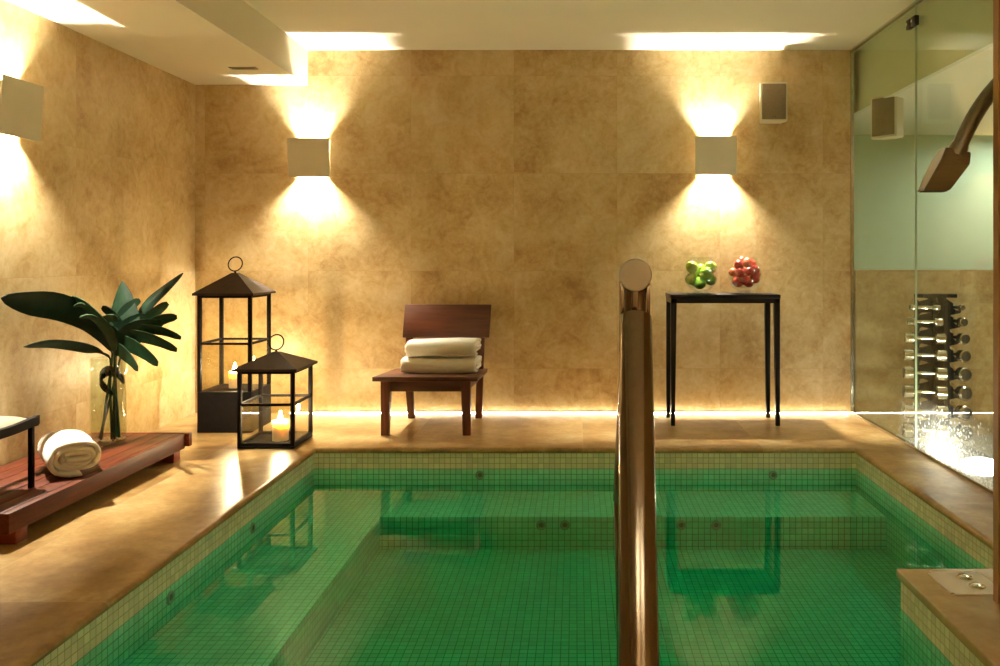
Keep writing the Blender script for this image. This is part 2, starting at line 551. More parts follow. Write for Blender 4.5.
def thing(name, label, cat, loc=(0, 0, 0), rz=0.0, group=None):
    o = bpy.data.objects.new(name, None)
    o.empty_display_size = 0.1
    C.objects.link(o)
    o.location = loc
    o.rotation_euler = (0, 0, rz)
    tag(o, label, cat, group)
    return o


def tag(o, label, cat, group=None):
    o['label'] = label
    o['category'] = cat
    if group:
        o['group'] = group
    return o


def struct(name, bm, mat, label=None, cat=None, smooth=False):
    o = obj(name, bm, mat, smooth=smooth)
    o['kind'] = 'structure'
    o['label'] = label or name.replace('_', ' ')
    o['category'] = cat or name.split('_')[0]
    return o


def dup(root, label, loc=None, rz=None, group=None):
    r = root.copy()
    C.objects.link(r)
    r['label'] = label
    if group:
        r['group'] = group
    if loc is not None:
        r.location = loc
    if rz is not None:
        r.rotation_euler = (0, 0, rz)
    for ch in list(root.children):
        c = ch.copy()
        C.objects.link(c)
        c.parent = r
        for g in list(ch.children):
            d = g.copy()
            C.objects.link(d)
            d.parent = c
    return r


# ------------------------------------------------------------------ measures
XL, XG, YB, YN = -2.67, 1.93, 5.75, -0.8        # left wall, glass line, back wall, wall behind the viewer
ZC, ZS, XS = 2.545, 2.30, -1.88                  # ceiling, soffit underside, soffit edge
PX0, PX1, PY0, PY1 = -1.50, 1.605, 1.10, 4.70    # pool opening
WZ, BZ, FZ = -0.12, -0.25, -0.417                 # water, bench, pool floor

# ------------------------------------------------------------------ room shell
struct('wall_back', B(box, XL - 0.15, XG, YB, YB + 0.14, -0.3, ZC + 0.1), M['wall_back'], 'travertine panelled wall behind the chair and console', 'wall')
struct('wall_left', B(box, XL - 0.15, XL, YN, YB, -0.3, ZC + 0.1), M['wall_left'], 'travertine panelled wall beside the wooden platform', 'wall')
struct('wall_front', B(box, XL - 0.15, 4.3, YN - 0.15, YN, -1.2, ZC + 0.1), M['plain_wall'], 'ochre wall behind the viewer', 'wall')
struct('wall_right', B(box, XG, XG + 0.12, YN, 2.80, -0.3, ZC + 0.1), M['plain_wall'], 'ochre wall to the right of the pool', 'wall')
struct('ceiling', B(box, XL - 0.15, XG + 0.09, YN, YB + 0.14, ZC, ZC + 0.15), M['ceiling'], 'cream plaster ceiling above the pool', 'ceiling')
struct('ceiling_soffit', B(box, XL, XS, YN, YB, ZS, ZC), M['ceiling'], 'lowered cream ceiling strip along the left wall', 'ceiling')
# deck
E = 0.012


def deck(bm):
    t = -0.026
    for x0, x1, y0, y1 in ((XL, PX0 + E, YN, YB), (PX0 + E, PX1 - E, PY1 - E, YB), (PX1 - E, XG + 0.03, PY0 + E, YB), (PX0 + E, XG + 0.03, YN, PY0 + E)):
        box(bm, x0, x1, y0, y1, t, 0.0)


def deck_ring(bm):
    """one slab with the pool opening cut out and a rounded coping edge"""
    o = [(XL, YN), (XG + 0.03, YN), (XG + 0.03, YB), (XL, YB)]
    prev = None
    rings = [o]
    n = [(PX0, PY0), (PX1, PY0), (PX1, PY1), (PX0, PY1)]
    sg = [(1, 1), (-1, 1), (-1, -1), (1, -1)]
    prof = [(-0.008, 0.0), (0.002, -0.002), (0.009, -0.007), (0.013, -0.014), (0.013, -0.020), (0.010, -0.026), (0.003, -0.030), (-0.02, -0.031)]
    ring = [bm.verts.new((x, y, 0.0)) for x, y in o]
    for off, z in prof:
        w = [bm.verts.new((x + sx * off, y + sy * off, z)) for (x, y), (sx, sy) in zip(n, sg)]
        for k in range(4):
            bm.faces.new((ring[k], ring[(k + 1) % 4], w[(k + 1) % 4], w[k]))
        ring = w


fl = struct('floor', B(deck_ring), M['floor'], 'polished travertine deck with rounded pool edge', 'floor')


# pool basin
def band(bm):
    zt, zb, d = -0.029, WZ, 0.05
    box(bm, PX0 - d, PX0, PY0 - d, PY1 + d, zb, zt)
    box(bm, PX1, PX1 + d, PY0 - d, PY1 + d, zb, zt)
    box(bm, PX0, PX1, PY1, PY1 + d, zb, zt)
    box(bm, PX0, PX1, PY0 - d, PY0, zb, zt)


struct('trim_1', B(band), M['band'], 'cream mosaic band around the pool above the water', 'trim')


def basin(bm):
    d = 0.05
    box(bm, PX0 - d, PX0, PY0 - d, PY1 + d, FZ - d, WZ)
    box(bm, PX1, PX1 + d, PY0 - d, PY1 + d, FZ - d, WZ)
    box(bm, PX0, PX1, PY1, PY1 + d, FZ - d, WZ)
    box(bm, PX0, PX1, PY0 - d, PY0, FZ - d, WZ)
    box(bm, PX0, PX1, PY0, PY1, FZ - d, FZ)


struct('wall_pool', B(basin), M['pool'], 'green mosaic walls and bottom of the pool', 'pool')


def bench(bm):
    prism(bm, [(PX0, PY0), (-1.015, PY0), (-1.015, 4.246), (PX1, 4.246), (PX1, PY1), (PX0, PY1)], FZ, BZ)


struct('trim_2', B(bench), M['pool'], 'submerged green mosaic bench along the pool edges', 'pool bench')

# ledge with the controls
LX, LY, LZ = 1.112, 2.85, 0.015


def ledge_top(bm):
    box(bm, LX, XG, PY0, LY, LZ - 0.032, LZ, 0.006, 3)


def ledge_band(bm):
    box(bm, LX + 0.012, XG, PY0, LY - 0.012, WZ, LZ - 0.032)


def ledge_low(bm):
    box(bm, LX + 0.012, XG, PY0, LY - 0.012, FZ, WZ)


struct('trim_3', B(ledge_top), M['ledge'], 'wet travertine slab of the ledge beside the pool', 'ledge', smooth=True)
struct('trim_4', B(ledge_band), M['band'], 'cream mosaic face of the ledge above the water', 'trim')
struct('trim_5', B(ledge_low), M['pool'], 'green mosaic face of the ledge under water', 'pool')

wat = obj('pool_water', B(box, PX0 - 0.01, PX1 + 0.01, PY0 - 0.01, PY1 + 0.01, FZ - 0.012, WZ - 0.0005), M['water'], smooth=False)
wat['kind'] = 'structure'
tag(wat, 'still green water filling the tiled pool', 'water')

# jamb on the ledge
struct('trim_6', B(box, 1.315, 1.46, 2.555, 2.585, LZ, ZC), M['jamb'], 'brown upright post standing on the ledge', 'post')

# ------------------------------------------------------------------ gym behind the glass
GZ, GC = -0.15, 2.117
struct('floor_gym', B(box, XG + 0.03, 4.2, 2.8, 6.9, GZ - 0.1, GZ), M['gym_floor'], 'floor of the room behind the glass', 'floor')
struct('wall_gym_step', B(box, XG - 0.04, XG + 0.03, 2.8, YB + 0.14, GZ - 0.1, -0.028), M['gym_floor'], 'step under the glass partition', 'step')
struct('wall_gym_half', B(box, XG + 0.03, 4.2, YB, YB + 0.12, GZ, 1.002), M['wall_half'], 'low travertine wall behind the dumbbell rack', 'wall')
struct('wall_gym_back', B(box, XG, 4.3, 6.9, 7.0, GZ, 2.6), M['mint'], 'pale mint wall seen through the glass', 'wall')
struct('wall_gym_left', B(box, XG - 0.1, XG + 0.0, YB + 0.14, 6.9, GZ, 2.6), M['mint'], 'mint return wall behind the travertine wall', 'wall')
struct('wall_gym_right', B(box, 4.2, 4.3, 2.8, 6.9, GZ, 2.6), M['plain_wall'], 'ochre wall on the far side of the gym', 'wall')
struct('wall_gym_front', B(box, XG + 0.12, 4.3, 2.7, 2.8, GZ, 2.6), M['plain_wall'], 'ochre wall at the near end of the gym', 'wall')
struct('ceiling_gym', B(box, XG + 0.09, 4.3, 2.8, 6.9, GC, GC + 0.1), M['ceiling'], 'low ceiling of the room behind the glass', 'ceiling')
struct('wall_bulkhead', B(box, XG + 0.055, XG + 0.09, 2.8, 6.9, GC, ZC + 0.1), M['bulkhead'], 'cream bulkhead behind the top of the glass', 'bulkhead')

# glass partition: fixed pane and door pane
YS = 4.668
w1 = obj('window_1', B(box, XG, XG + 0.01, YS + 0.003, YB - 0.002, 0.012, ZC - 0.012), M['partition'], smooth=False)
w1['kind'] = 'structure'
tag(w1, 'fixed glass pane next to the back wall', 'window')
w2 = obj('door_1', B(box, XG, XG + 0.01, 2.84, YS - 0.003, 0.012, ZC - 0.012), M['partition'], smooth=False)
w2['kind'] = 'structure'
tag(w2, 'frameless glass door pane wet with droplets near the floor', 'door')


def channel(bm):
    box(bm, XG - 0.008, XG + 0.018, 2.8, YB - 0.001, 0.0, 0.014)
    box(bm, XG - 0.008, XG + 0.018, 2.8, YB - 0.001, ZC - 0.014, ZC)
    box(bm, XG - 0.006, XG + 0.016, YB - 0.012, YB, 0.014, ZC - 0.014)


struct('window_frame', B(channel), M['dullchrome'], 'thin metal channel holding the glass partition', 'frame')
sl = obj('door_seal', B(box, XG - 0.001, XG + 0.011, YS - 0.0028, YS - 0.0005, 0.014, ZC - 0.014), M['seal'], w2, smooth=False)
hg = thing('glass_clamp', 'small steel patch clamp joining the glass panes near the ceiling', 'clamp', (XG - 0.002, YS, 2.40))
for s in (-1, 1):
    bm = bmesh.new()
    box(bm, -0.026, 0.0, min(s * 0.006, s * 0.062), max(s * 0.006, s * 0.062), 0.0, 0.055, 0.003)
    pl = obj('clamp_plate', bm, M['bronze_roof'], hg)
    bm = bmesh.new()
    tube(bm, [(-0.024, s * 0.034, 0.028), (-0.034, s * 0.034, 0.028)], 0.009, 12)
    obj('clamp_screw', bm, M['chrome'], pl)

# ------------------------------------------------------------------ wall sconces
SW, SH, SD = 0.287, 0.266, 0.105


def make_sconce(label, loc, rz):
    t = thing('wall_sconce', label, 'wall lamp', loc, rz, 'up and down wall sconces')
    # faces -y in its own frame; wall is at y = 0
    bm = bmesh.new()
    hexa(bm, [(-SW / 2, -SD + 0.02, 0), (SW / 2, -SD + 0.02, 0), (SW / 2, -SD + 0.023, 0), (-SW / 2, -SD + 0.023, 0),
              (-SW / 2, -SD, SH), (SW / 2, -SD, SH), (SW / 2, -SD + 0.003, SH), (-SW / 2, -SD + 0.003, SH)])
    obj('face_plate', bm, M['plate'], t, smooth=False)
    bm = bmesh.new()
    bm.free()
    for s in (-1, 1):
        bm = bmesh.new()
        x = s * 0.085
        box(bm, x - 0.002, x + 0.002, -SD + 0.022, -0.006, 0.015, SH - 0.015)
        obj('side_fin', bm, M['plate'], t, smooth=False)
    bm = bmesh.new()
    box(bm, -0.05, 0.05, -0.010, 0.0, SH / 2 - 0.05, SH / 2 + 0.05, 0.002)
    box(bm, -0.012, 0.012, -0.016, -0.010, SH / 2 - 0.038, SH / 2 + 0.002)
    obj('mounting_bracket', bm, M['plate'], t)
    bm = bmesh.new()
    tube(bm, [(-0.035, -0.026, SH / 2 - 0.018), (-0.031, -0.026, SH / 2 - 0.018), (0.031, -0.026, SH / 2 - 0.018), (0.035, -0.026, SH / 2 - 0.018)], [0.005, 0.009, 0.009, 0.005], 10)
    obj('bulb', bm, M['bulb'], t)
    return t


sc0 = make_sconce('cream square wall sconce above the tall lantern', (-1.846, YB, 1.647), 0)
dup(sc0, 'cream square wall sconce above the black console table', (0.966, YB, 1.660), 0)
dup(sc0, 'cream square wall sconce on the left wall above the platform', (XL, 3.815, 1.650), R(90))
dup(sc0, 'added cream fill sconce, unseen behind the viewer to the right', (1.2, YN, 1.650), R(180))  # unseen sconce added as fill for the surfaces facing the camera
dup(sc0, 'added cream fill sconce, unseen behind the viewer near the middle', (0.0, YN, 1.650), R(180))  # second added sconce, out of frame, for more front fill

# LED strip along the foot of the back wall
bm = bmesh.new()
box(bm, -2.0, XG - 0.02, YB - 0.016, YB, 0.0005, 0.005)
ls_ = thing('light_strip', 'thin glowing light strip along the foot of the back wall', 'light strip', (0, 0, 0))
obj('diffuser', bm, M['led'], ls_, smooth=False)
obj('profile', B(box, -2.0, XG - 0.02, YB - 0.012, YB, 0.005, 0.007), M['dullchrome'], ls_, smooth=False)

# ------------------------------------------------------------------ ceiling vent, wall speakers
cv = thing('ceiling_vent', 'small slot vent in the lowered ceiling strip', 'vent', (-2.12, 5.23, ZS))
bm = bmesh.new()
for s in (-1, 1):
    box(bm, -0.085, 0.085, s * 0.02 - 0.006, s * 0.02 + 0.006, -0.006, 0.0)
    box(bm, s * 0.079 - 0.006, s * 0.079 + 0.006, -0.026, 0.026, -0.006, 0.0)
obj('vent_frame', bm, M['vent'], cv)
bm = bmesh.new()
box(bm, -0.073, 0.073, -0.014, 0.014, -0.002, 0.0)
obj('vent_slot', bm, M['dark'], cv)


def make_speaker(label, loc, rz, mats):
    t = thing('wall_speaker', label, 'loudspeaker', loc, rz, 'loudspeakers')
    w, h, d = 0.19, 0.273, 0.11
    bm = bmesh.new()
    prism(bm, [(-w / 2, -d), (w / 2, -d), (w / 2 - 0.02, 0.0), (-w / 2 + 0.02, 0.0)], 0, h)
    bmesh.ops.bevel(bm, geom=list(bm.edges), offset=0.005, segments=2, affect='EDGES', clamp_overlap=True)
    obj('cabinet', bm, mats[0], t)
    bm = bmesh.new()
    box(bm, -w / 2 + 0.013, w / 2 - 0.013, -d - 0.006, -d + 0.002, 0.014, h - 0.014, 0.004)
    g = obj('grille', bm, mats[1], t)
    bm = bmesh.new()
    for x in (-0.045, 0.038):
        tube(bm, [(x, -d - 0.004, h - 0.065), (x, -d - 0.0075, h - 0.065)], 0.014, 16)
    tube(bm, [(0, -d - 0.004, 0.115), (0, -d - 0.0066, 0.115)], 0.052, 28)
    obj('driver', bm, M['grille'], g)
    bm = bmesh.new()
    for x in (-0.012, 0.004):
        box(bm, x, x + 0.008, -d - 0.0076, -d - 0.004, 0.026, 0.034)
    obj('badge', bm, M['dark'], g)
    bm = bmesh.new()
    box(bm, -0.03, 0.03, -0.004, 0.0, h / 2 - 0.05, h / 2 + 0.05)
    obj('bracket', bm, mats[0], t)
    return t


make_speaker('cream wall speaker with brown grille near the ceiling', (1.362, YB, 2.026), 0, (M['speaker'], M['grille']))
sp2 = make_speaker('cream speaker hung under the gym ceiling behind glass', (2.075, 5.36, 1.865), R(-55), (M['speaker'], M['grille']))
bm = bmesh.new()
tube(bm, [(0, -0.05, 0.27), (0, -0.05, GC - 1.865)], 0.012, 10)
obj('hanger', bm, M['speaker'], sp2)

# unseen gym downlights added to brighten the low wall, rack and mint wall
for i, (x, y) in enumerate(((2.95, 4.4), (3.65, 6.35))):
    g = thing('added_downlight', ('added round downlight over the gym floor, out of view', 'added round downlight before the mint wall, out of view')[i], 'downlight', (x, y, GC), 0, 'added gym downlights')
    obj('ring', B(lathe, [(0.075, 0.0), (0.10, 0.0), (0.10, -0.008), (0.085, -0.012), (0.075, -0.004), (0.075, 0.0)], 28), M['chrome'], g)
    obj('lens', B(lathe, [(0.0, -0.003), (0.075, -0.003), (0.075, -0.001), (0, -0.001)], 28), M['gym_fill'], g)
up = thing('floor_uplight', 'bright round floor lamp behind the wet glass', 'floor lamp', (2.16, 4.36, GZ))
obj('housing', B(lathe, [(0, 0), (0.10, 0), (0.105, 0.02), (0.10, 0.12), (0.085, 0.125), (0.08, 0.10), (0, 0.10)], 28), M['dullchrome'], up)
obj('lens', B(lathe, [(0, 0.102), (0.10, 0.102), (0.105, 0.13), (0.09, 0.155), (0.05, 0.168), (0, 0.172)], 28), M['uplamp'], up)


# ------------------------------------------------------------------ dumbbell rack
RX, RY = 2.318, 5.17
levels = [0.780, 0.692, 0.590, 0.484, 0.372, 0.255, 0.135, 0.015]
rk = thing('dumbbell_rack', 'black upright rack holding chrome dumbbells behind the glass', 'dumbbell rack', (RX, RY, GZ))
rz0 = -GZ
bm = bmesh.new()
box(bm, -0.052, 0.010, -0.02, 0.12, 0.03, rz0 + 0.85, 0.004)
obj('column', bm, M['rackpaint'], rk)
bm = bmesh.new()
box(bm, -0.20, 0.20, -0.17, 0.18, 0.0, 0.035, 0.008)
obj('base', bm, M['rackpaint'], rk)
bm = bmesh.new()
prism(bm, [(-0.20, -0.03), (-0.17, 0.03), (-0.11, 0.05), (-0.08, 0.02), (-0.03, 0.055), (0.0, 0.045), (0.02, 0.01), (0.05, 0.03), (0.075, -0.02), (0.05, -0.075), (0.0, -0.06), (-0.11, -0.07), (-0.16, -0.075)], rz0 + 0.84, rz0 + 0.862)
obj('top_plate', bm, M['rackpaint'], rk)
for k, x in enumerate((-0.178, -0.070)):
    bm = bmesh.new()
    poly = [(0.02, 0.03), (0.02, rz0 + 0.84)]
    for z in levels:                                   # scalloped front edge
        zz = rz0 + z
        poly += [(-0.035, zz + 0.038), (-0.055, zz + 0.030), (-0.045, zz - 0.002), (-0.060, zz - 0.022), (-0.085, zz - 0.014), (-0.085, zz - 0.028), (-0.045, zz - 0.045)]
    poly += [(-0.03, 0.03)]
    prism(bm, poly, x, x + 0.008, axis=0)
    obj('cradle_plate', bm, M['rackpaint'], rk, smooth=False)
for k, y in enumerate((-0.06, 0.05)):
    bm = bmesh.new()
    poly = [(-0.02, 0.03)]
    for z in levels[::-1]:
        zz = rz0 + z
        poly += [(0.010, zz - 0.050), (0.078, zz - 0.036), (0.084, zz - 0.020), (0.050, zz - 0.018), (0.030, zz - 0.002), (0.034, zz + 0.024), (0.014, zz + 0.038)]
    poly += [(-0.02, rz0 + 0.84)]
    prism(bm, poly, y, y + 0.008, axis=1)
    obj('cradle_plate', bm, M['rackpaint'], rk, smooth=False)
bm = bmesh.new()
poly = [(0.0, 0.035), (0.0, rz0 + 0.84), (-0.16, rz0 + 0.84)]
for k, z in enumerate(levels):                         # wavy saddle plate behind the left column
    zz, dz = rz0 + z, 0.036 + 0.001 * k
    poly += [(-0.085, zz + dz + 0.014), (-0.150, zz + dz), (-0.198, zz + 0.012), (-0.198, zz - 0.016), (-0.150, zz - dz)]
poly += [(-0.085, 0.07), (-0.085, 0.035)]
prism(bm, poly, -0.004, 0.006, axis=1)
obj('saddle_plate', bm, M['rackpaint'], rk, smooth=False)


def make_dumbbell(label, loc, rz, rad, length):
    t = thing('dumbbell', label, 'dumbbell', loc, rz, 'chrome dumbbells on the rack')
    hl = length * 0.27
    for s in (-1, 1):
        e0, e1 = s * (length / 2 - hl), s * length / 2
        bm = bmesh.new()
        tube(bm, [(e0, 0, 0), (e0 + s * 0.006, 0, 0), (e0 + s * 0.012, 0, 0), (e1 - s * 0.006, 0, 0), (e1, 0, 0)], [rad * 0.55, rad * 0.80, rad, rad, rad * 0.86], 24)
        h = obj('head', bm, M['chrome'], t)
        bm = bmesh.new()
        tube(bm, [(e1 - s * 0.001, 0, 0), (e1 + s * 0.003, 0, 0)], rad * 0.74, 24)
        obj('end_cap', bm, M['capgrey'], h)
    bm = bmesh.new()
    e = length / 2 - hl + 0.002
    tube(bm, [(-e, 0, 0), (-e * 0.5, 0, 0), (0, 0, 0), (e * 0.5, 0, 0), (e, 0, 0)], [0.011, 0.0125, 0.0135, 0.0125, 0.011], 14)
    obj('handle', bm, M['chrome'], t)


ORD = ['topmost', 'second from top', 'third from top', 'fourth from top', 'fourth from bottom', 'third from bottom', 'second from bottom', 'lowest']
rads = [0.019, 0.029, 0.036, 0.039, 0.045, 0.046, 0.047, 0.048]
lens = [0.175, 0.205, 0.235, 0.245, 0.25, 0.25, 0.255, 0.26]
for i, z in enumerate(levels):
    make_dumbbell('chrome dumbbell seen side on, %s in the left column of the rack' % ORD[i],
                  (RX - 0.150, RY - 0.075, z), R(-14), rads[i], lens[i])
    make_dumbbell('chrome dumbbell seen end on, %s in the right column of the rack' % ORD[i],
                  (RX + 0.062, RY - 0.03, z), R(-84), rads[i], lens[i] * 0.92)


# ------------------------------------------------------------------ low wooden chair
def make_chair():
    t = thing('lounge_chair', 'low red-brown wooden chair holding folded towels by the back wall', 'chair', (-0.90, 5.0, 0))
    # x across, y towards the wall
    legs = [(-0.271, 0.04, -0.271), (0.230, 0.04, 0.230)]
    for sx in (-0.271, 0.230):
        s = 0.018 if sx < 0 else -0.018
        bm = bmesh.new()
        w, wt = 0.024, 0.030
        hexa(bm, [(sx - w, 0.018, 0), (sx + w, 0.018, 0), (sx + w, 0.062, 0), (sx - w, 0.062, 0),
                  (sx - wt + s * 0.3, 0.012, 0.336), (sx + wt + s * 0.3, 0.012, 0.336), (sx + wt + s * 0.3, 0.072, 0.336), (sx - wt + s * 0.3, 0.072, 0.336)], 0.003)
        obj('front_leg', bm, M['chair_v'], t)
    for sx in (-0.214, 0.241):
        bm = bmesh.new()
        w = 0.023
        q = 0.024 if sx < 0 else -0.010
        hexa(bm, [(sx - w, 0.548, 0), (sx + w, 0.548, 0), (sx + w, 0.592, 0), (sx - w, 0.592, 0),
                  (sx - w - q, 0.530, 0.312), (sx + w - q, 0.530, 0.312), (sx + w - q, 0.578, 0.312), (sx - w - q, 0.578, 0.312)], 0.003)
        lg = obj('rear_leg', bm, M['chair_v'], t)
        bm = bmesh.new()
        y1 = 0.640
        hexa(bm, [(sx - w - q, 0.534, 0.312), (sx + w - q, 0.534, 0.312), (sx + w - q, 0.576, 0.312), (sx - w - q, 0.576, 0.312),
                  (sx - w - q, y1 + 0.0, 0.70), (sx + w - q, y1 + 0.0, 0.70), (sx + w - q, y1 + 0.034, 0.70), (sx - w - q, y1 + 0.034, 0.70)], 0.003)
        obj('back_post', bm, M['chair_v'], t)
    bm = bmesh.new()
    hexa(bm, [(-0.344, 0.0, 0.334), (0.30, 0.0, 0.334), (0.30, 0.57, 0.310), (-0.325, 0.57, 0.310),
              (-0.344, 0.0, 0.362), (0.30, 0.0, 0.362), (0.30, 0.57, 0.336), (-0.325, 0.57, 0.336)], 0.004)
    obj('seat', bm, M['chair'], t)
    bm = bmesh.new()
    hexa(bm, [(-0.25, 0.03, 0.268), (0.21, 0.03, 0.268), (0.21, 0.052, 0.268), (-0.25, 0.052, 0.268),
              (-0.25, 0.03, 0.335), (0.21, 0.03, 0.335), (0.21, 0.052, 0.335), (-0.25, 0.052, 0.335)], 0.002)
    obj('apron', bm, M['chair'], t)
    for sx in (-0.25, 0.225):
        bm = bmesh.new()
        hexa(bm, [(sx - 0.011, 0.05, 0.268), (sx + 0.011, 0.05, 0.268), (sx + 0.011, 0.55, 0.250), (sx - 0.011, 0.55, 0.250),
                  (sx - 0.011, 0.05, 0.335), (sx + 0.011, 0.05, 0.335), (sx + 0.011, 0.55, 0.312), (sx - 0.011, 0.55, 0.312)], 0.002)
        obj('apron', bm, M['chair'], t)
    bm = bmesh.new()
    hexa(bm, [(-0.283, 0.585, 0.548), (0.308, 0.585, 0.548), (0.308, 0.611, 0.540), (-0.283, 0.611, 0.540),
              (-0.276, 0.634, 0.768), (0.318, 0.634, 0.768), (0.318, 0.660, 0.760), (-0.276, 0.660, 0.760)], 0.004)
    obj('backrest', bm, M['chair'], t)
    return t


make_chair()


# ------------------------------------------------------------------ towels
def spiral_towel(bm, a, r_out, r_in, turns, length, taper=0.0, wob=0.004, seed=1, flap=0.0):
    """a strip of cloth wound about the y axis; a = half length of the flat part of each layer"""
    rnd = random.Random(seed)
    pts = []
    per = 28
    n = int(turns * per)
    pitch = (r_out - r_in) / turns
    th = pitch * 0.93
    for i in range(n + 1):
        ang = 2 * PI * i / per
        r = r_out - th / 2 - pitch * i / per
        c, s = math.cos(ang), math.sin(ang)
        ph = -PI / 2 - ang
        x, z = math.cos(ph), math.sin(ph)
        xx = r * x + a * max(-1, min(1, x * 1.6))
        pts.append(Vector((xx, 0, r * z)))
    if flap:
        pts.insert(0, pts[0] + Vector((flap, 0, -0.002)))
    m = len(pts)
    nor = []
    for i in range(m):
        d = pts[min(i + 1, m - 1)] - pts[max(i - 1, 0)]
        d.normalize()
        nor.append(Vector((-d.z, 0, d.x)))
    ys = [-0.5 * length, -0.497 * length + 0.004, -0.45 * length, -0.2 * length, 0, 0.2 * length, 0.45 * length, 0.497 * length - 0.004, 0.5 * length]
    hs = [0.45, 0.9, 1, 1, 1, 1, 1, 0.9, 0.45]
    j0 = [rnd.uniform(-wob, wob) for _ in range(m)]
    for i in range(2, m):
        j0[i] = 0.7 * j0[i - 1] + 0.5 * j0[i]
    ph = [rnd.uniform(0, 6.28) for _ in range(4)]

    def wv(i, y):
        u = i / per
        return wob * 0.5 * (math.sin(u * 5.1 + y * 17 + ph[0]) + math.sin(u * 9.7 - y * 31 + ph[1]))
    grid = []
    for sgn in (1, -1):
        g = []
        for j, y in enumerate(ys):
            row = []
            for i in range(m):
                e = j0[i] * (1.6 if j in (0, 1, len(ys) - 1, len(ys) - 2) else 0.0)
                off = nor[i] * (sgn * th / 2 * hs[j] * (0.5 if i in (0, m - 1) else 1) + wv(i, y) * 0.35)
                row.append(bm.verts.new(pts[i] + off + Vector((0, y + e, 0))))
            g.append(row)
        grid.append(g)
    A, Bq = grid
    for g in grid:
        for j in range(len(ys) - 1):
            for i in range(m - 1):
                bm.faces.new((g[j][i], g[j][i + 1], g[j + 1][i + 1], g[j + 1][i]))
    for j in (0, len(ys) - 1):
        for i in range(m - 1):
            bm.faces.new((A[j][i], A[j][i + 1], Bq[j][i + 1], Bq[j][i]))
    for i in (0, m - 1):
        for j in range(len(ys) - 1):
            bm.faces.new((A[j][i], A[j + 1][i], Bq[j + 1][i], Bq[j][i]))


PT = 0.131   # platform top
tw = thing('rolled_towel', 'white towel rolled up on the wooden platform', 'towel', (-2.287, 3.71, PT), R(40))
bm = bmesh.new()
spiral_towel(bm, 0.030, 0.083, 0.010, 3.4, 0.32, seed=3, wob=0.010, flap=0.02)
r = obj('terry_roll', bm, M['towel'], tw, angle=60)
r.location = (0, 0, 0.085)

for nm, lab, z, x, L, H, D, sd, rz in (
        ('lower', 'lower of the two folded white towels on the chair', 0.345, -0.868, 0.475, 0.058, 0.085, 5, 90),
        ('upper', 'upper folded white towel on top of the chair stack', 0.453, -0.858, 0.445, 0.060, 0.080, 9, 88)):
    t = thing('folded_towel', lab, 'towel', (x, 5.32, z), R(rz), 'folded towels on the chair')
    bm = bmesh.new()
    spiral_towel(bm, D, H, 0.010, 2.2, L, seed=sd, wob=0.006)
    for v in bm.verts:
        v.co.z += 0.006 * math.sin(v.co.y * 9 + sd)
    q = obj('terry_fold', bm, M['towel'], t, angle=60)
    q.location = (0, 0, H + 0.002)


# ------------------------------------------------------------------ console table
def make_console():
    t = thing('console_table', 'tall black console table with slim tapering legs', 'table', (0.968, 5.306, 0))
    w, d, h = 0.353, 0.296, 0.850
    obj('tabletop', B(box, -w - 0.003, w + 0.003, -0.003, d + 0.012, h - 0.024, h, 0.002), M['black_wood'], t)
    bm = bmesh.new()
    box(bm, -w, w, 0.0, 0.02, h - 0.056, h - 0.022)
    box(bm, -w, w, d - 0.02, d, h - 0.056, h - 0.022)
    box(bm, -w, -w + 0.02, 0.0, d, h - 0.056, h - 0.022)
    box(bm, w - 0.02, w, 0.0, d, h - 0.056, h - 0.022)
    obj('apron', bm, M['black_wood'], t, smooth=False)
    for sx in (-1, 1):
        for y0, y1, yt0, yt1 in ((0, 0.028, 0, 0.036), (d - 0.028, d, d - 0.036, d)):
            bm = bmesh.new()
            a, b_, at = sx * w, sx * (w - 0.026), sx * (w - 0.037)
            xs0, xs1 = sorted((a, b_))
            xt0, xt1 = sorted((a, at))
            hexa(bm, [(xs0, y0, 0), (xs1, y0, 0), (xs1, y1, 0), (xs0, y1, 0), (xt0, yt0, h - 0.03), (xt1, yt0, h - 0.03), (xt1, yt1, h - 0.03), (xt0, yt1, h - 0.03)], 0.0015)
            obj('leg', bm, M['black_wood'], t)
    return t


make_console()


# ------------------------------------------------------------------ fruit bowls
def make_bowl(label, loc):
    t = thing('glass_bowl', label, 'bowl', loc, 0, 'glass fruit bowls')
    prof = [(0.0, 0.0), (0.088, 0.0), (0.092, 0.004), (0.090, 0.010), (0.050, 0.016), (0.046, 0.022), (0.068, 0.030), (0.098, 0.058), (0.115, 0.098), (0.115, 0.135),
            (0.104, 0.172), (0.086, 0.198), (0.080, 0.212), (0.083, 0.240), (0.0805, 0.2425), (0.078, 0.240), (0.0752, 0.212), (0.081, 0.196),
            (0.099, 0.170), (0.1105, 0.134), (0.1105, 0.099), (0.094, 0.062), (0.064, 0.036), (0.0, 0.030)]
    obj('bowl_body', B(lathe, prof, 40), M['bowl_glass'], t)
    return t


TZ = 0.850
bg = Vector((0.828, 5.455, TZ))
br = Vector((1.124, 5.455, TZ))
make_bowl('round glass bowl of green apples on the console', bg)
make_bowl('round glass bowl of red apples on the console', br)


def apple_mesh(r, mat, nm):
    bm = bmesh.new()
    prof = []
    n = 14
    for i in range(n + 1):
        a = -PI / 2 + PI * i / n
        rr = math.cos(a) * (1.0 + 0.06 * math.sin(a))
        z = math.sin(a) * 0.90
        k = max(0, 1 - rr / 0.45)
        z -= math.copysign(0.20 * k ** 1.3, z)
        prof.append((r * max(0, rr) if 0 < i < n else 0.0, r * z))
    lathe(bm, prof, 20)
    return obj(nm, bm, mat, None, angle=80)


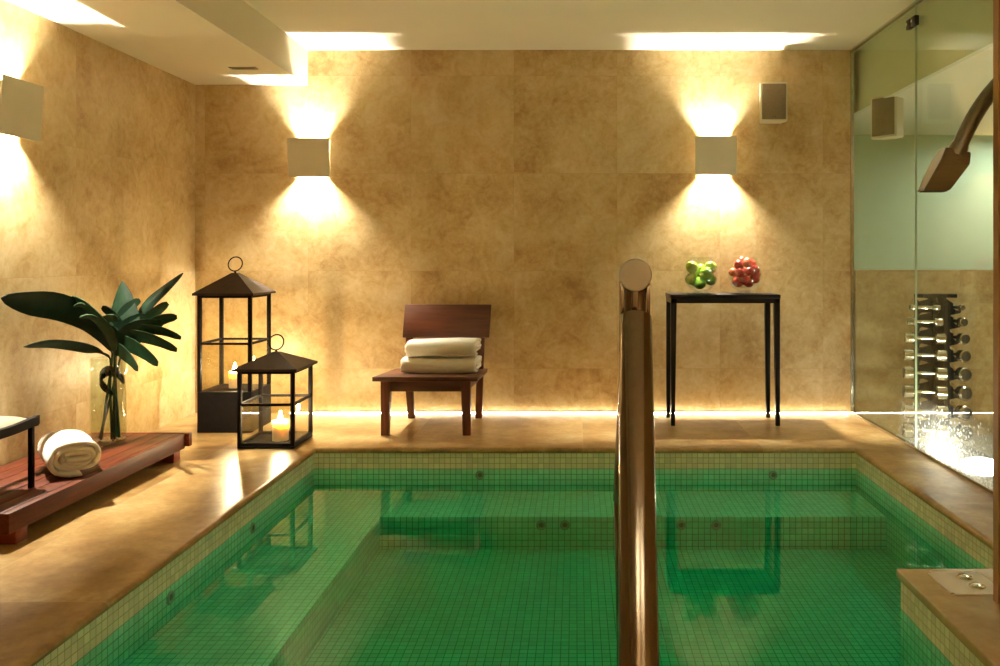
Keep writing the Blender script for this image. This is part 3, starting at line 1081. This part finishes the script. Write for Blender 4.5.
def make_apple(nm, label, r, loc, mat, grp, proto=None):
    if proto is None:
        o = apple_mesh(r, mat, nm)
        tag(o, label, 'apple', grp)
        bm = bmesh.new()
        tube(bm, [(0, 0, r * 0.66), (r * 0.04, 0, r * 0.85), (r * 0.14, 0, r * 1.04)], [r * 0.035, r * 0.03, r * 0.045], 6)
        obj('stalk', bm, M['twig'], o)
    else:
        o = proto.copy()
        C.objects.link(o)
        o['label'] = label
        for ch in proto.children:
            c = ch.copy()
            C.objects.link(c)
            c.parent = o
    o.location = loc
    o.rotation_euler = (random.uniform(-0.9, 0.9), random.uniform(-0.9, 0.9), random.uniform(0, 6))
    return o


GA = [(-0.062, -0.030, 0.176, 'green apple at the upper left of its bowl'),
      (0.028, -0.052, 0.138, 'large yellow-green apple at the middle front of its bowl'),
      (0.066, -0.010, 0.172, 'green apple at the upper right of its bowl'),
      (-0.064, -0.030, 0.098, 'dark green apple at the lower left of its bowl'),
      (-0.014, -0.050, 0.070, 'green apple at the bottom front of its bowl'),
      (0.064, -0.008, 0.093, 'shaded green apple at the lower right of its bowl'),
      (-0.020, 0.050, 0.080, 'green apple low at the rear of its bowl'),
      (0.005, 0.052, 0.155, 'green apple high at the rear of its bowl')]
pr = None
for x, y, z, lab in GA:
    a = make_apple('green_apple', lab, 0.043, bg + Vector((x, y, z)), M['green_apple'], 'green apples in the glass bowl', pr)
    pr = pr or a
RA = [(0.010, -0.040, 0.205, 'red apple topmost at the front of the heap'),
      (-0.045, -0.025, 0.190, 'red apple on the left shoulder of the heap'),
      (0.048, 0.020, 0.196, 'red apple on the rear right shoulder of the heap'),
      (-0.016, 0.036, 0.214, 'red apple at the top rear of the heap'),
      (0.060, -0.036, 0.160, 'orange-red apple high on the right side of its bowl'),
      (-0.080, 0.000, 0.140, 'orange-red apple at the far left side of its bowl'),
      (-0.046, -0.062, 0.138, 'glossy red apple left of centre at the bowl front'),
      (0.018, -0.075, 0.148, 'bright red apple at the centre of the bowl front'),
      (0.078, 0.016, 0.125, 'red apple at the far right side of its bowl'),
      (0.056, -0.055, 0.100, 'red apple low on the right of the bowl front'),
      (-0.006, -0.072, 0.086, 'dark red apple low in the middle of the bowl front'),
      (-0.062, -0.034, 0.085, 'dark red apple at the lower left of its bowl'),
      (0.010, 0.070, 0.140, 'red apple at the middle rear of its bowl'),
      (0.030, 0.020, 0.070, 'red apple at the bottom centre of its bowl'),
      (-0.040, 0.030, 0.072, 'red apple at the bottom rear of its bowl')]
pr = None
for x, y, z, lab in RA:
    a = make_apple('red_apple', lab, 0.034, br + Vector((x * 0.95, y * 0.95, z)), M['red_apple'], 'red apples in the glass bowl', pr)
    pr = pr or a


# ------------------------------------------------------------------ lanterns
def make_lantern(label, loc, w, d, zb, zm, ze, za, ring_r, solid):
    """w x d plan; zb floor of the glass part, zm middle rail, ze eaves, za roof apex"""
    t = thing('lantern', label, 'lantern', loc, 0, 'black glass lanterns')
    hw, hd, p = w / 2, d / 2, 0.011
    if solid:
        bm = bmesh.new()
        box(bm, -hw, hw, -hd, hd, 0.0, zb, 0.004)
        obj('base_box', bm, M['black_metal'], t)
    else:
        bm = bmesh.new()
        box(bm, -hw, hw, -hd, hd, 0.0, 0.014, 0.003)
        obj('base_tray', bm, M['black_metal'], t)
        zb = 0.014
    for sx in (-1, 1):
        for sy in (-1, 1):
            bm = bmesh.new()
            x, y = sx * (hw - p), sy * (hd - p)
            box(bm, x - p, x + p, y - p, y + p, zb, ze, 0.0015)
            obj('corner_post', bm, M['black_metal'], t)
    q = 0.007

    def rails(z, hq):
        bm = bmesh.new()
        for s in (-1, 1):
            box(bm, -hw + 2 * p, hw - 2 * p, s * (hd - p) - q, s * (hd - p) + q, z - hq, z + hq)
            box(bm, s * (hw - p) - q, s * (hw - p) + q, -hd + 2 * p, hd - 2 * p, z - hq, z + hq)
        return bm
    obj('middle_rail', rails(zm, 0.007), M['black_metal'], t, smooth=False)
    obj('top_rail', rails(ze - 0.010, 0.010), M['black_metal'], t, smooth=False)
    if not solid:
        obj('bottom_rail', rails(0.022, 0.010), M['black_metal'], t, smooth=False)
    for s in (-1, 1):
        bm = bmesh.new()
        box(bm, -hw + 2 * p, hw - 2 * p, s * (hd - p) - 0.0015, s * (hd - p) + 0.0015, zb + 0.001, zm - 0.006)
        obj('pane', bm, M['lantern_glass'], t, smooth=False)
        bm = bmesh.new()
        box(bm, s * (hw - p) - 0.0015, s * (hw - p) + 0.0015, -hd + 2 * p, hd - 2 * p, zb + 0.001, zm - 0.006)
        obj('pane', bm, M['lantern_glass'], t, smooth=False)
    # hipped roof with a turned-down rim
    bm = bmesh.new()
    o = 0.022
    base = [bm.verts.new(v) for v in ((-hw - o, -hd - o, ze - 0.004), (hw + o, -hd - o, ze - 0.004), (hw + o, hd + o, ze - 0.004), (-hw - o, hd + o, ze - 0.004))]
    rim = [bm.verts.new(v) for v in ((-hw - o, -hd - o, ze + 0.010), (hw + o, -hd - o, ze + 0.010), (hw + o, hd + o, ze + 0.010), (-hw - o, hd + o, ze + 0.010))]
    top = [bm.verts.new(v) for v in ((-0.018, -0.018, za), (0.018, -0.018, za), (0.018, 0.018, za), (-0.018, 0.018, za))]
    for a, b_ in ((base, rim), (rim, top)):
        for k in range(4):
            bm.faces.new((a[k], a[(k + 1) % 4], b_[(k + 1) % 4], b_[k]))
    bm.faces.new(top)
    bm.faces.new(base[::-1])
    rf = obj('roof', bm, M['bronze_roof'], t, smooth=False)
    bm = bmesh.new()
    c = za + 0.012 + ring_r
    tube(bm, [(0, 0, za - 0.006), (0, 0, za + 0.008)], 0.007, 10)
    tube(bm, [(ring_r * math.cos(2 * PI * k / 28), 0.012 * math.sin(2 * PI * k / 28), c + ring_r * math.sin(2 * PI * k / 28)) for k in range(28)], 0.0042, 8, closed=True)
    obj('carry_ring', bm, M['black_metal'], rf)
    return t


def make_candle(label, loc, r, h):
    t = thing('pillar_candle', label, 'candle', loc, 0, 'lit pillar candles')
    obj('wax', B(lathe, [(0, 0), (r, 0), (r, h - 0.004), (r - 0.003, h), (r - 0.009, h - 0.003), (r * 0.4, h - 0.010), (0, h - 0.010)], 28), M['wax'], t)
    obj('wick', B(tube, [(0, 0, h - 0.011), (0.001, 0, h + 0.004)], 0.0012, 6), M['wick'], t)
    obj('flame', B(lathe, [(0, h - 0.002), (0.007, h + 0.004), (0.0105, h + 0.014), (0.009, h + 0.027), (0.0045, h + 0.042), (0, h + 0.056)], 14), M['flame'], t)


make_lantern('taller black lantern in the corner with a solid base box', (-2.187, 5.264, 0), 0.336, 0.336, 0.255, 0.553, 0.858, 0.992, 0.045, True)
make_lantern('shorter black lantern with glass down to the floor', (-1.770, 4.842, 0), 0.325, 0.336, 0.014, 0.250, 0.446, 0.535, 0.044, False)
make_candle('lit cream candle inside the taller lantern', (-2.190, 5.264, 0.255), 0.036, 0.105)
make_candle('lit cream candle inside the shorter lantern', (-1.745, 4.842, 0.014), 0.046, 0.115)

# ------------------------------------------------------------------ wooden platform
pf = thing('wooden_platform', 'low red-brown slatted wooden platform along the left wall', 'platform', (0, 0, 0))
px0, px1, py0, py1 = -2.655, -2.13, 3.08, 4.47
nsl = 6
sw = (px1 - 0.035 - px0) / nsl
for k in range(nsl):
    bm = bmesh.new()
    box(bm, px0 + k * sw + 0.002, px0 + (k + 1) * sw - 0.002, py0 + 0.006, py1, PT - 0.024, PT, 0.002)
    obj('slat', bm, M['deckwood'], pf)
bm = bmesh.new()
box(bm, px1 - 0.035, px1, py0, py1 - 0.002, 0.052, PT, 0.003)
obj('side_board', bm, M['deckwood'], pf)
bm = bmesh.new()
box(bm, px0, px0 + 0.03, py0, py1, 0.052, PT - 0.025, 0.003)
obj('side_board', bm, M['deckwood'], pf)
bm = bmesh.new()
box(bm, px0, px1 + 0.022, py1, py1 + 0.034, 0.062, PT + 0.001, 0.003)
obj('end_board', bm, M['deckwood_x'], pf)
bm = bmesh.new()
box(bm, px0, px1 - 0.034, py0 - 0.002, py0 + 0.03, 0.052, PT - 0.025, 0.003)
obj('end_board', bm, M['deckwood_x'], pf)
for y in (py0 + 0.045, py1 - 0.115):
    bm = bmesh.new()
    box(bm, px0 + 0.04, px1 - 0.006, y, y + 0.07, 0.0, 0.054, 0.003)
    obj('foot_beam', bm, M['deckwood_x'], pf)

# ------------------------------------------------------------------ stool on the platform
st = thing('low_stool', 'dark framed stool with a cream cushion at the left edge', 'stool', (-2.455, 3.24, PT))
hx, hy, hz = 0.185, 0.215, 0.285
for sx in (-1, 1):
    for sy in (-1, 1):
        bm = bmesh.new()
        x, y = sx * (hx - 0.012), sy * (hy - 0.02)
        box(bm, x - 0.009, x + 0.009, y - 0.009, y + 0.009, 0.0, hz - 0.02, 0.001)
        obj('leg', bm, M['stool_frame'], st)


def curved_rail(bm, ax, s):
    n = 10
    prev = None
    for k in range(n + 1):
        u = -1 + 2 * k / n
        z = hz - 0.018 + 0.014 * u * u * (1 if ax == 1 else 0.3)
        if ax == 1:
            q = [(s * hx - 0.011, u * hy), (s * hx + 0.011, u * hy)]
        else:
            q = [(u * hx, s * hy - 0.011), (u * hx, s * hy + 0.011)]
        ring = [bm.verts.new((q[0][0], q[0][1], z - 0.018)), bm.verts.new((q[1][0], q[1][1], z - 0.018)), bm.verts.new((q[1][0], q[1][1], z + 0.018)), bm.verts.new((q[0][0], q[0][1], z + 0.018))]
        if prev:
            for i in range(4):
                bm.faces.new((prev[i], prev[(i + 1) % 4], ring[(i + 1) % 4], ring[i]))
        else:
            bm.faces.new(ring)
        prev = ring
    bm.faces.new(prev)


for ax in (0, 1):
    for s in (-1, 1):
        obj('seat_rail', B(curved_rail, ax, s), M['stool_frame'], st, smooth=False)
bm = bmesh.new()
n = 12
g = [[None] * (n + 1) for _ in range(n + 1)]
lo = [[None] * (n + 1) for _ in range(n + 1)]
for i in range(n + 1):
    for j in range(n + 1):
        u, v = -1 + 2 * i / n, -1 + 2 * j / n
        edge = (1 - abs(u) ** 6) * (1 - abs(v) ** 6)
        x, y = u * (hx - 0.012), v * (hy - 0.012)
        g[i][j] = bm.verts.new((x, y, hz - 0.012 + 0.028 * edge ** 0.5 + 0.010 * v * v))
        lo[i][j] = bm.verts.new((x, y, hz - 0.030))
for i in range(n):
    for j in range(n):
        bm.faces.new((g[i][j], g[i + 1][j], g[i + 1][j + 1], g[i][j + 1]))
        bm.faces.new((lo[i][j], lo[i][j + 1], lo[i + 1][j + 1], lo[i + 1][j]))
for k in range(n):
    for a, b_, c, d in (((k, 0), (k + 1, 0), 0, 0), ((k, n), (k + 1, n), 0, 0), ((0, k), (0, k + 1), 0, 0), ((n, k), (n, k + 1), 0, 0)):
        bm.faces.new((g[a[0]][a[1]], g[b_[0]][b_[1]], lo[b_[0]][b_[1]], lo[a[0]][a[1]]))
obj('cushion', bm, M['cushion'], st, angle=70)

# ------------------------------------------------------------------ vase and leaves
VX, VY = -2.418, 4.24
vz = thing('glass_vase', 'tall clear glass cylinder vase on the wooden platform', 'vase', (VX, VY, PT))
vr, vh = 0.084, 0.445
obj('vase_body', B(lathe, [(0, 0), (vr - 0.004, 0), (vr, 0.004), (vr, vh - 0.002), (vr - 0.002, vh), (vr - 0.005, vh - 0.002), (vr - 0.005, 0.022), (0, 0.018)], 48), M['vase_glass'], vz)


def ribbon(bm, mid, wid, lat, fold=0.12, curl=0.0, thick=0.0022):
    """leaf blade: midrib points, half widths, lateral direction; V fold and a thin body"""
    mid = [Vector(p) for p in mid]
    n = len(mid)
    rows = []
    for i in range(n):
        d = (mid[min(i + 1, n - 1)] - mid[max(i - 1, 0)]).normalized()
        lv = Vector(lat if not isinstance(lat, list) else lat[i])
        lv = (lv - d * lv.dot(d)).normalized()
        nv = d.cross(lv).normalized()
        w = wid[i]
        row = []
        for s in (-1, -0.5, 0, 0.5, 1):
            p = mid[i] + lv * (s * w) + nv * (fold * abs(s) * w - curl * s * s * w)
            row.append((p, nv))
        rows.append(row)
    top = [[bm.verts.new(p + nv * thick) for p, nv in row] for row in rows]
    bot = [[bm.verts.new(p - nv * thick) for p, nv in row] for row in rows]
    for i in range(n - 1):
        for k in range(4):
            bm.faces.new((top[i][k], top[i][k + 1], top[i + 1][k + 1], top[i + 1][k]))
            bm.faces.new((bot[i][k], bot[i + 1][k], bot[i + 1][k + 1], bot[i][k + 1]))
        for k in (0, 4):
            bm.faces.new((top[i][k], top[i + 1][k], bot[i + 1][k], bot[i][k]))
    for i in (0, n - 1):
        for k in range(4):
            bm.faces.new((top[i][k], bot[i][k], bot[i][k + 1], top[i][k + 1]))


def resample(pts, n):
    pts = [Vector(p) for p in pts]
    out = []
    m = len(pts) - 1
    for i in range(n):
        t = i / (n - 1) * m
        k = min(int(t), m - 1)
        u = t - k
        p0, p1, p2, p3 = pts[max(k - 1, 0)], pts[k], pts[k + 1], pts[min(k + 2, m)]
        out.append(0.5 * ((2 * p1) + (p2 - p0) * u + (2 * p0 - 5 * p1 + 4 * p2 - p3) * u * u + (3 * p1 - p0 - 3 * p2 + p3) * u ** 3))
    return out


def leaf_thing(nm, label, mid_px, wmax, lat, mat, stem_to, peak=0.45, fold=0.15, lobes=None, curl=0.0, lobe_w=0.02, blade_pow=0.75):
    base = Vector((VX, VY, PT + 0.024))
    t = thing(nm, label, 'leaf', base, 0, 'cut leaves in the glass vase')
    mid = resample([P(*q) - base for q in mid_px], 18)
    wid = []
    for i in range(18):
        u = i / 17
        f = (u / peak) if u < peak else (1 - u) / (1 - peak)
        wid.append(max(0.0015, wmax * math.sin(PI / 2 * max(0, min(1, f))) ** blade_pow))
    bm = bmesh.new()
    ribbon(bm, mid, wid, lat, fold, curl)
    if lobes:
        for u, tip, w in lobes:
            k = u * 17
            i0 = int(k)
            a = mid[i0].lerp(mid[min(i0 + 1, 17)], k - i0)
            b_ = P(*tip) - base
            md = [a.lerp(b_, v / 9) + Vector((0, 0, 0.012 * math.sin(PI * v / 9))) for v in range(10)]
            dd = (b_ - a).normalized()
            ll = dd.cross(Vector((0.15, 1, 0.35))).normalized()
            ribbon(bm, md, [w * q for q in (1.15, 1.2, 1.22, 1.2, 1.15, 1.1, 1.0, 0.92, 0.80, 0.42)], ll, 0.06)
    bl = obj('leaf_blade', bm, mat, t, angle=60)
    st0 = mid[0]
    s1 = Vector((stem_to[0], stem_to[1], 0.002))
    midp = Vector((s1.x * 0.2 + st0.x * 0.55, s1.y * 0.3 + st0.y * 0.4, st0.z * 0.62))
    bm = bmesh.new()
    pts = resample([s1, s1.lerp(midp, 0.55), midp, st0, mid[4]], 16)
    tube(bm, pts, [0.0065] * 8 + [0.006 - 0.0005 * k for k in range(8)], 8)
    obj('stem', bm, M['stem'], t)
    return t


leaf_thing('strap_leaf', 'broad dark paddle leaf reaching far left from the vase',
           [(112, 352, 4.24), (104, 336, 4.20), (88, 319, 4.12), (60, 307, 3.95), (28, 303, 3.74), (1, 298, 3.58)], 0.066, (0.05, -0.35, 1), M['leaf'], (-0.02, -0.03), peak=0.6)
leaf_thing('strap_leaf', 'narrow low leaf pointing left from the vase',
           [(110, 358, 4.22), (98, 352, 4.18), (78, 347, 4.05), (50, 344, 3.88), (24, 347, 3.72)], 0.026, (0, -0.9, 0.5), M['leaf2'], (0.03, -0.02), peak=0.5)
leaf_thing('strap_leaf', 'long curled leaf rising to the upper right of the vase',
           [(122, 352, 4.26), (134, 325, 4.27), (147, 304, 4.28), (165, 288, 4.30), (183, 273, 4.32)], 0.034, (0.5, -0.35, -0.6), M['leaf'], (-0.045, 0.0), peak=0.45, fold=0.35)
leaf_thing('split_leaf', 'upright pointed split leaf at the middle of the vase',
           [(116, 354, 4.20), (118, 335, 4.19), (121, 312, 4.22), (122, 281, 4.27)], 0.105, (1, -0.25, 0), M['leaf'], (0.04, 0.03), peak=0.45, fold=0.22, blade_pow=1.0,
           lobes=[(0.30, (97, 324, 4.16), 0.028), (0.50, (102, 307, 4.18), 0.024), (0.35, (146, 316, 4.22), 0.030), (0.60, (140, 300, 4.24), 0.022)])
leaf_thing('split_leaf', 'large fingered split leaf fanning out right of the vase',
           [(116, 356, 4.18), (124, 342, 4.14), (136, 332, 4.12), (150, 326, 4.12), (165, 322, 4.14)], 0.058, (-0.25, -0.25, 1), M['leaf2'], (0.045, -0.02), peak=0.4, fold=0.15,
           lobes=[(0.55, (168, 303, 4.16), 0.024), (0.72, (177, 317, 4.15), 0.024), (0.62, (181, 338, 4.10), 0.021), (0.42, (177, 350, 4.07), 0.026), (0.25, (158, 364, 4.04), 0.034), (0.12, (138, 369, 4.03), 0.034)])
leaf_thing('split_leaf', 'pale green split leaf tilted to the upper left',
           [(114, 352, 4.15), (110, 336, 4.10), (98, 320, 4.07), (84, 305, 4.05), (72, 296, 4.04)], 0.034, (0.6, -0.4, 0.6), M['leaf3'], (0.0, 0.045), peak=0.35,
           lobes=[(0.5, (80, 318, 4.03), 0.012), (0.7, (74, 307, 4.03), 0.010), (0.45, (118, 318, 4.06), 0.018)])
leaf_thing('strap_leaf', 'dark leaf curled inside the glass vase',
           [(116, 396, 4.22), (104, 388, 4.19), (100, 378, 4.19), (108, 370, 4.22), (120, 376, 4.24), (124, 384, 4.26)], 0.036, (0.3, -0.5, 0.8), M['leaf'], (0.02, 0.05), peak=0.5)

# ------------------------------------------------------------------ pool handrail in the foreground
hr = thing('pool_handrail', 'thick brushed steel pool handrail in the foreground', 'handrail', (0.10, 1.0, 0))
T = 0.0305


def W(px, py, Y):
    return P(px, py, Y) - Vector((0.10, 1.0, 0))


foot, top = W(640, 790, 1.12), W(635.5, 318, 1.52)
foot2 = foot + (foot - top) * 0.0
dirn = (foot - top)
k = (0.0 - top.z) / dirn.z
bm = bmesh.new()
base_pt = top + dirn * k
tube(bm, [base_pt, top + dirn * 0.02, top], [T, T, T * 0.985], 40)
ps = obj('post', bm, M['steel'], hr)
obj('floor_flange', B(lathe, [(0, 0), (0.062, 0), (0.062, 0.006), (0.055, 0.010), (0.034, 0.012), (0, 0.012)], 32, (base_pt.x, base_pt.y, 0)), M['steel'], hr)
capc = W(635.5, 275, 1.52)
ux = Vector((1, 0, 0))
bm = bmesh.new()
tube(bm, [capc + Vector((0, 0.0, 0)), capc + Vector((0, 0.002, 0)), capc + Vector((0.0052, 0.07, -0.004)), capc + Vector((0.0098, 0.13, -0.010))], [T * 0.96, T, T, T], 40)
gp = obj('grip', bm, M['steel'], hr)
bm = bmesh.new()
tube(bm, [capc + Vector((0, -0.0035, 0)), capc + Vector((0, -0.001, 0)), capc + Vector((0, 0.001, 0))], [T * 0.93, T * 0.99, T * 0.99], 40)
obj('end_cap', bm, M['steel_y'], gp)
bm = bmesh.new()
for s in (-1, 1):
    x = s * 0.0245
    box(bm, capc.x + x - 0.0035, capc.x + x + 0.0035, capc.y + 0.004, capc.y + 0.05, top.z - 0.015, capc.z - 0.012, 0.001)
box(bm, capc.x - 0.006, capc.x + 0.006, capc.y + 0.006, capc.y + 0.03, top.z - 0.015, capc.z - 0.012, 0.002)
obj('neck_bracket', bm, M['steel'], hr)
# rear leg that runs down into the pool
e1, e2, e3 = W(636, 306, 1.665), W(626.3, 500, 1.74), W(629, 640, 1.76)
low = Vector((e3.x, e3.y, FZ))
bm = bmesh.new()
tube(bm, resample([capc + Vector((0.0094, 0.125, -0.006)), e1, e1.lerp(e2, 0.3), e2], 14), 0.0285, 28)
rl = obj('rear_leg', bm, M['steel'], hr)
bm = bmesh.new()
tube(bm, [e2 + Vector((0, 0, 0.003)), e2 + Vector((0, 0, -0.002)), e3, Vector((e3.x, e3.y, -0.20)), Vector((e3.x, e3.y, FZ))], [0.024, 0.0265, 0.0265, 0.0265, 0.0265], 28)
obj('sleeve', bm, M['steel'], rl)
obj('floor_flange', B(lathe, [(0, FZ), (0.05, FZ), (0.05, FZ + 0.008), (0.03, FZ + 0.012), (0, FZ + 0.012)], 28, (e3.x, e3.y, 0)), M['steel'], rl)

# ------------------------------------------------------------------ control plate on the ledge
cp = thing('control_plate', 'beige plate with two chrome buttons on the ledge', 'control panel', (1.20, 2.62, LZ))
bm = bmesh.new()
box(bm, 0.0, 0.178, 0.0, 0.19, 0.0, 0.004)
bmesh.ops.bevel(bm, geom=[e for e in bm.edges if abs(e.verts[0].co.z - e.verts[1].co.z) > 0.002], offset=0.012, segments=4, affect='EDGES')
obj('plate', bm, M['panel'], cp)
for x, y in ((0.108, 0.137), (0.112, 0.062)):
    b0 = obj('button', B(lathe, [(0.017, 0.003), (0.026, 0.003), (0.026, 0.007), (0.022, 0.010), (0.018, 0.007), (0.017, 0.003)], 28, (x, y, 0)), M['chrome'], cp)
    obj('button_cap', B(lathe, [(0, 0.0035), (0.016, 0.0035), (0.0155, 0.009), (0.010, 0.012), (0, 0.0125)], 28, (x, y, 0)), M['chrome'], b0)

# ------------------------------------------------------------------ shower spout
sh = thing('shower_spout', 'angular metal shower head on a curved arm before the glass', 'shower', (XG, 2.70, 1.72))


def S(px, py, Y):
    return P(px, py, Y) - Vector((XG, 2.70, 1.72))


arm = resample([S(957, 152, 2.62), S(965, 134, 2.62), S(977, 112, 2.63), S(992, 91, 2.64), S(1010, 74, 2.66), S(1040, 62, 2.68), S(1090, 60, 2.70), Vector((0, 0, 0.02 + S(1090, 60, 2.70).z - 0.02))], 30)
bm = bmesh.new()
tube(bm, arm, 0.0245, 24)
obj('arm', bm, M['showersteel'], sh)
fz = S(1090, 60, 2.70).z
bm = bmesh.new()
tube(bm, [(0, 0, fz), (-0.012, 0, fz)], 0.045, 28)
obj('wall_flange', bm, M['showersteel'], sh)
# wedge head: narrow collar at the top, flat rectangular mouth below
tc = S(952, 160, 2.62)
Yh = 2.62
sc_ = Yh / F


def HP(px, py, dy):
    return S(px, py, Yh) * 1.0 + Vector((0, dy, 0))


bm = bmesh.new()
topq = [HP(943, 148, -0.022), HP(968, 153, -0.022), HP(968, 153, 0.03), HP(943, 148, 0.03)]
midq = [HP(937, 160, -0.032), HP(965.5, 165, -0.032), HP(965.5, 165, 0.045), HP(937, 160, 0.045)]
botq = [HP(924, 190.5, 0.0), HP(950, 190.5, 0.0), HP(950, 190.5, 0.055), HP(924, 190.5, 0.055)]
rings = [[bm.verts.new(p) for p in q] for q in (topq, midq, botq)]
for a, b_ in zip(rings[:-1], rings[1:]):
    for k in range(4):
        bm.faces.new((a[k], a[(k + 1) % 4], b_[(k + 1) % 4], b_[k]))
bm.faces.new(rings[0][::-1])
bm.faces.new(rings[-1])
bmesh.ops.bevel(bm, geom=list(bm.edges), offset=0.002, segments=2, affect='EDGES')
hd = obj('head', bm, M['showersteel'], sh, angle=25)
bm = bmesh.new()
a0 = HP(926, 191.0, 0.005)
b0 = HP(948, 191.0, 0.05)
box(bm, a0.x, b0.x, a0.y, b0.y, a0.z - 0.001, a0.z + 0.002)
obj('spray_plate', bm, M['dark'], hd, smooth=False)
bm = bmesh.new()
tube(bm, [arm[0] + (arm[0] - arm[2]).normalized() * 0.012, arm[0], arm[2]], [0.030, 0.030, 0.027], 24)
obj('collar', bm, M['showersteel'], sh)

# ------------------------------------------------------------------ pool jets
JM = M['chrome']


def make_jet(label, loc, rot):
    t = thing('pool_jet', label, 'pool jet', loc, 0, 'jets in the pool walls')
    t.rotation_euler = rot
    bm = bmesh.new()
    lathe(bm, [(0.012, 0.0), (0.026, 0.0), (0.026, 0.003), (0.022, 0.006), (0.016, 0.006), (0.012, 0.004), (0.012, 0.0)], 24)
    obj('ring', bm, M['jetring'], t)
    bm = bmesh.new()
    lathe(bm, [(0, 0.001), (0.013, 0.001), (0.013, 0.003), (0, 0.003)], 20)
    obj('nozzle', bm, M['nozzle'], t)


FB = (R(90), 0, 0)      # out of a wall that faces the viewer
FR_ = (0, R(90), 0)     # out of a wall that faces right
make_jet('jet in the back pool wall left of the handrail', (-0.55, PY1, -0.155), FB)
make_jet('jet in the back pool wall below the console', (1.13, PY1, -0.155), FB)
make_jet('jet in the left pool wall near the shorter lantern', (PX0, 3.80, -0.160), FR_)
make_jet('jet in the left pool wall nearest the viewer', (PX0, 3.03, -0.162), FR_)
make_jet('left jet in the bench front below the chair', (-0.18, 4.246, -0.293), FB)
make_jet('right jet in the bench front below the chair', (-0.057, 4.246, -0.293), FB)
make_jet('left jet in the bench front below the console', (0.544, 4.246, -0.293), FB)
make_jet('right jet in the bench front below the console', (0.725, 4.246, -0.293), FB)

# ------------------------------------------------------------------ world and view
w = bpy.data.worlds.new('world')
scene.world = w
w.use_nodes = True
w.node_tree.nodes['Background'].inputs[0].default_value = (0.01, 0.008, 0.005, 1)
w.node_tree.nodes['Background'].inputs[1].default_value = 1.0
vs = scene.view_settings
vs.view_transform = 'Standard'
vs.look = 'None'
vs.exposure = 0.6
vs.gamma = 1.0
vs.use_curve_mapping = False
cy = scene.cycles
cy.max_bounces = 12
cy.diffuse_bounces = 6
cy.glossy_bounces = 6
cy.transmission_bounces = 10
cy.transparent_max_bounces = 24
cy.sample_clamp_indirect = 6.0
cy.caustics_reflective = True
cy.caustics_refractive = True
cy.blur_glossy = 0.3
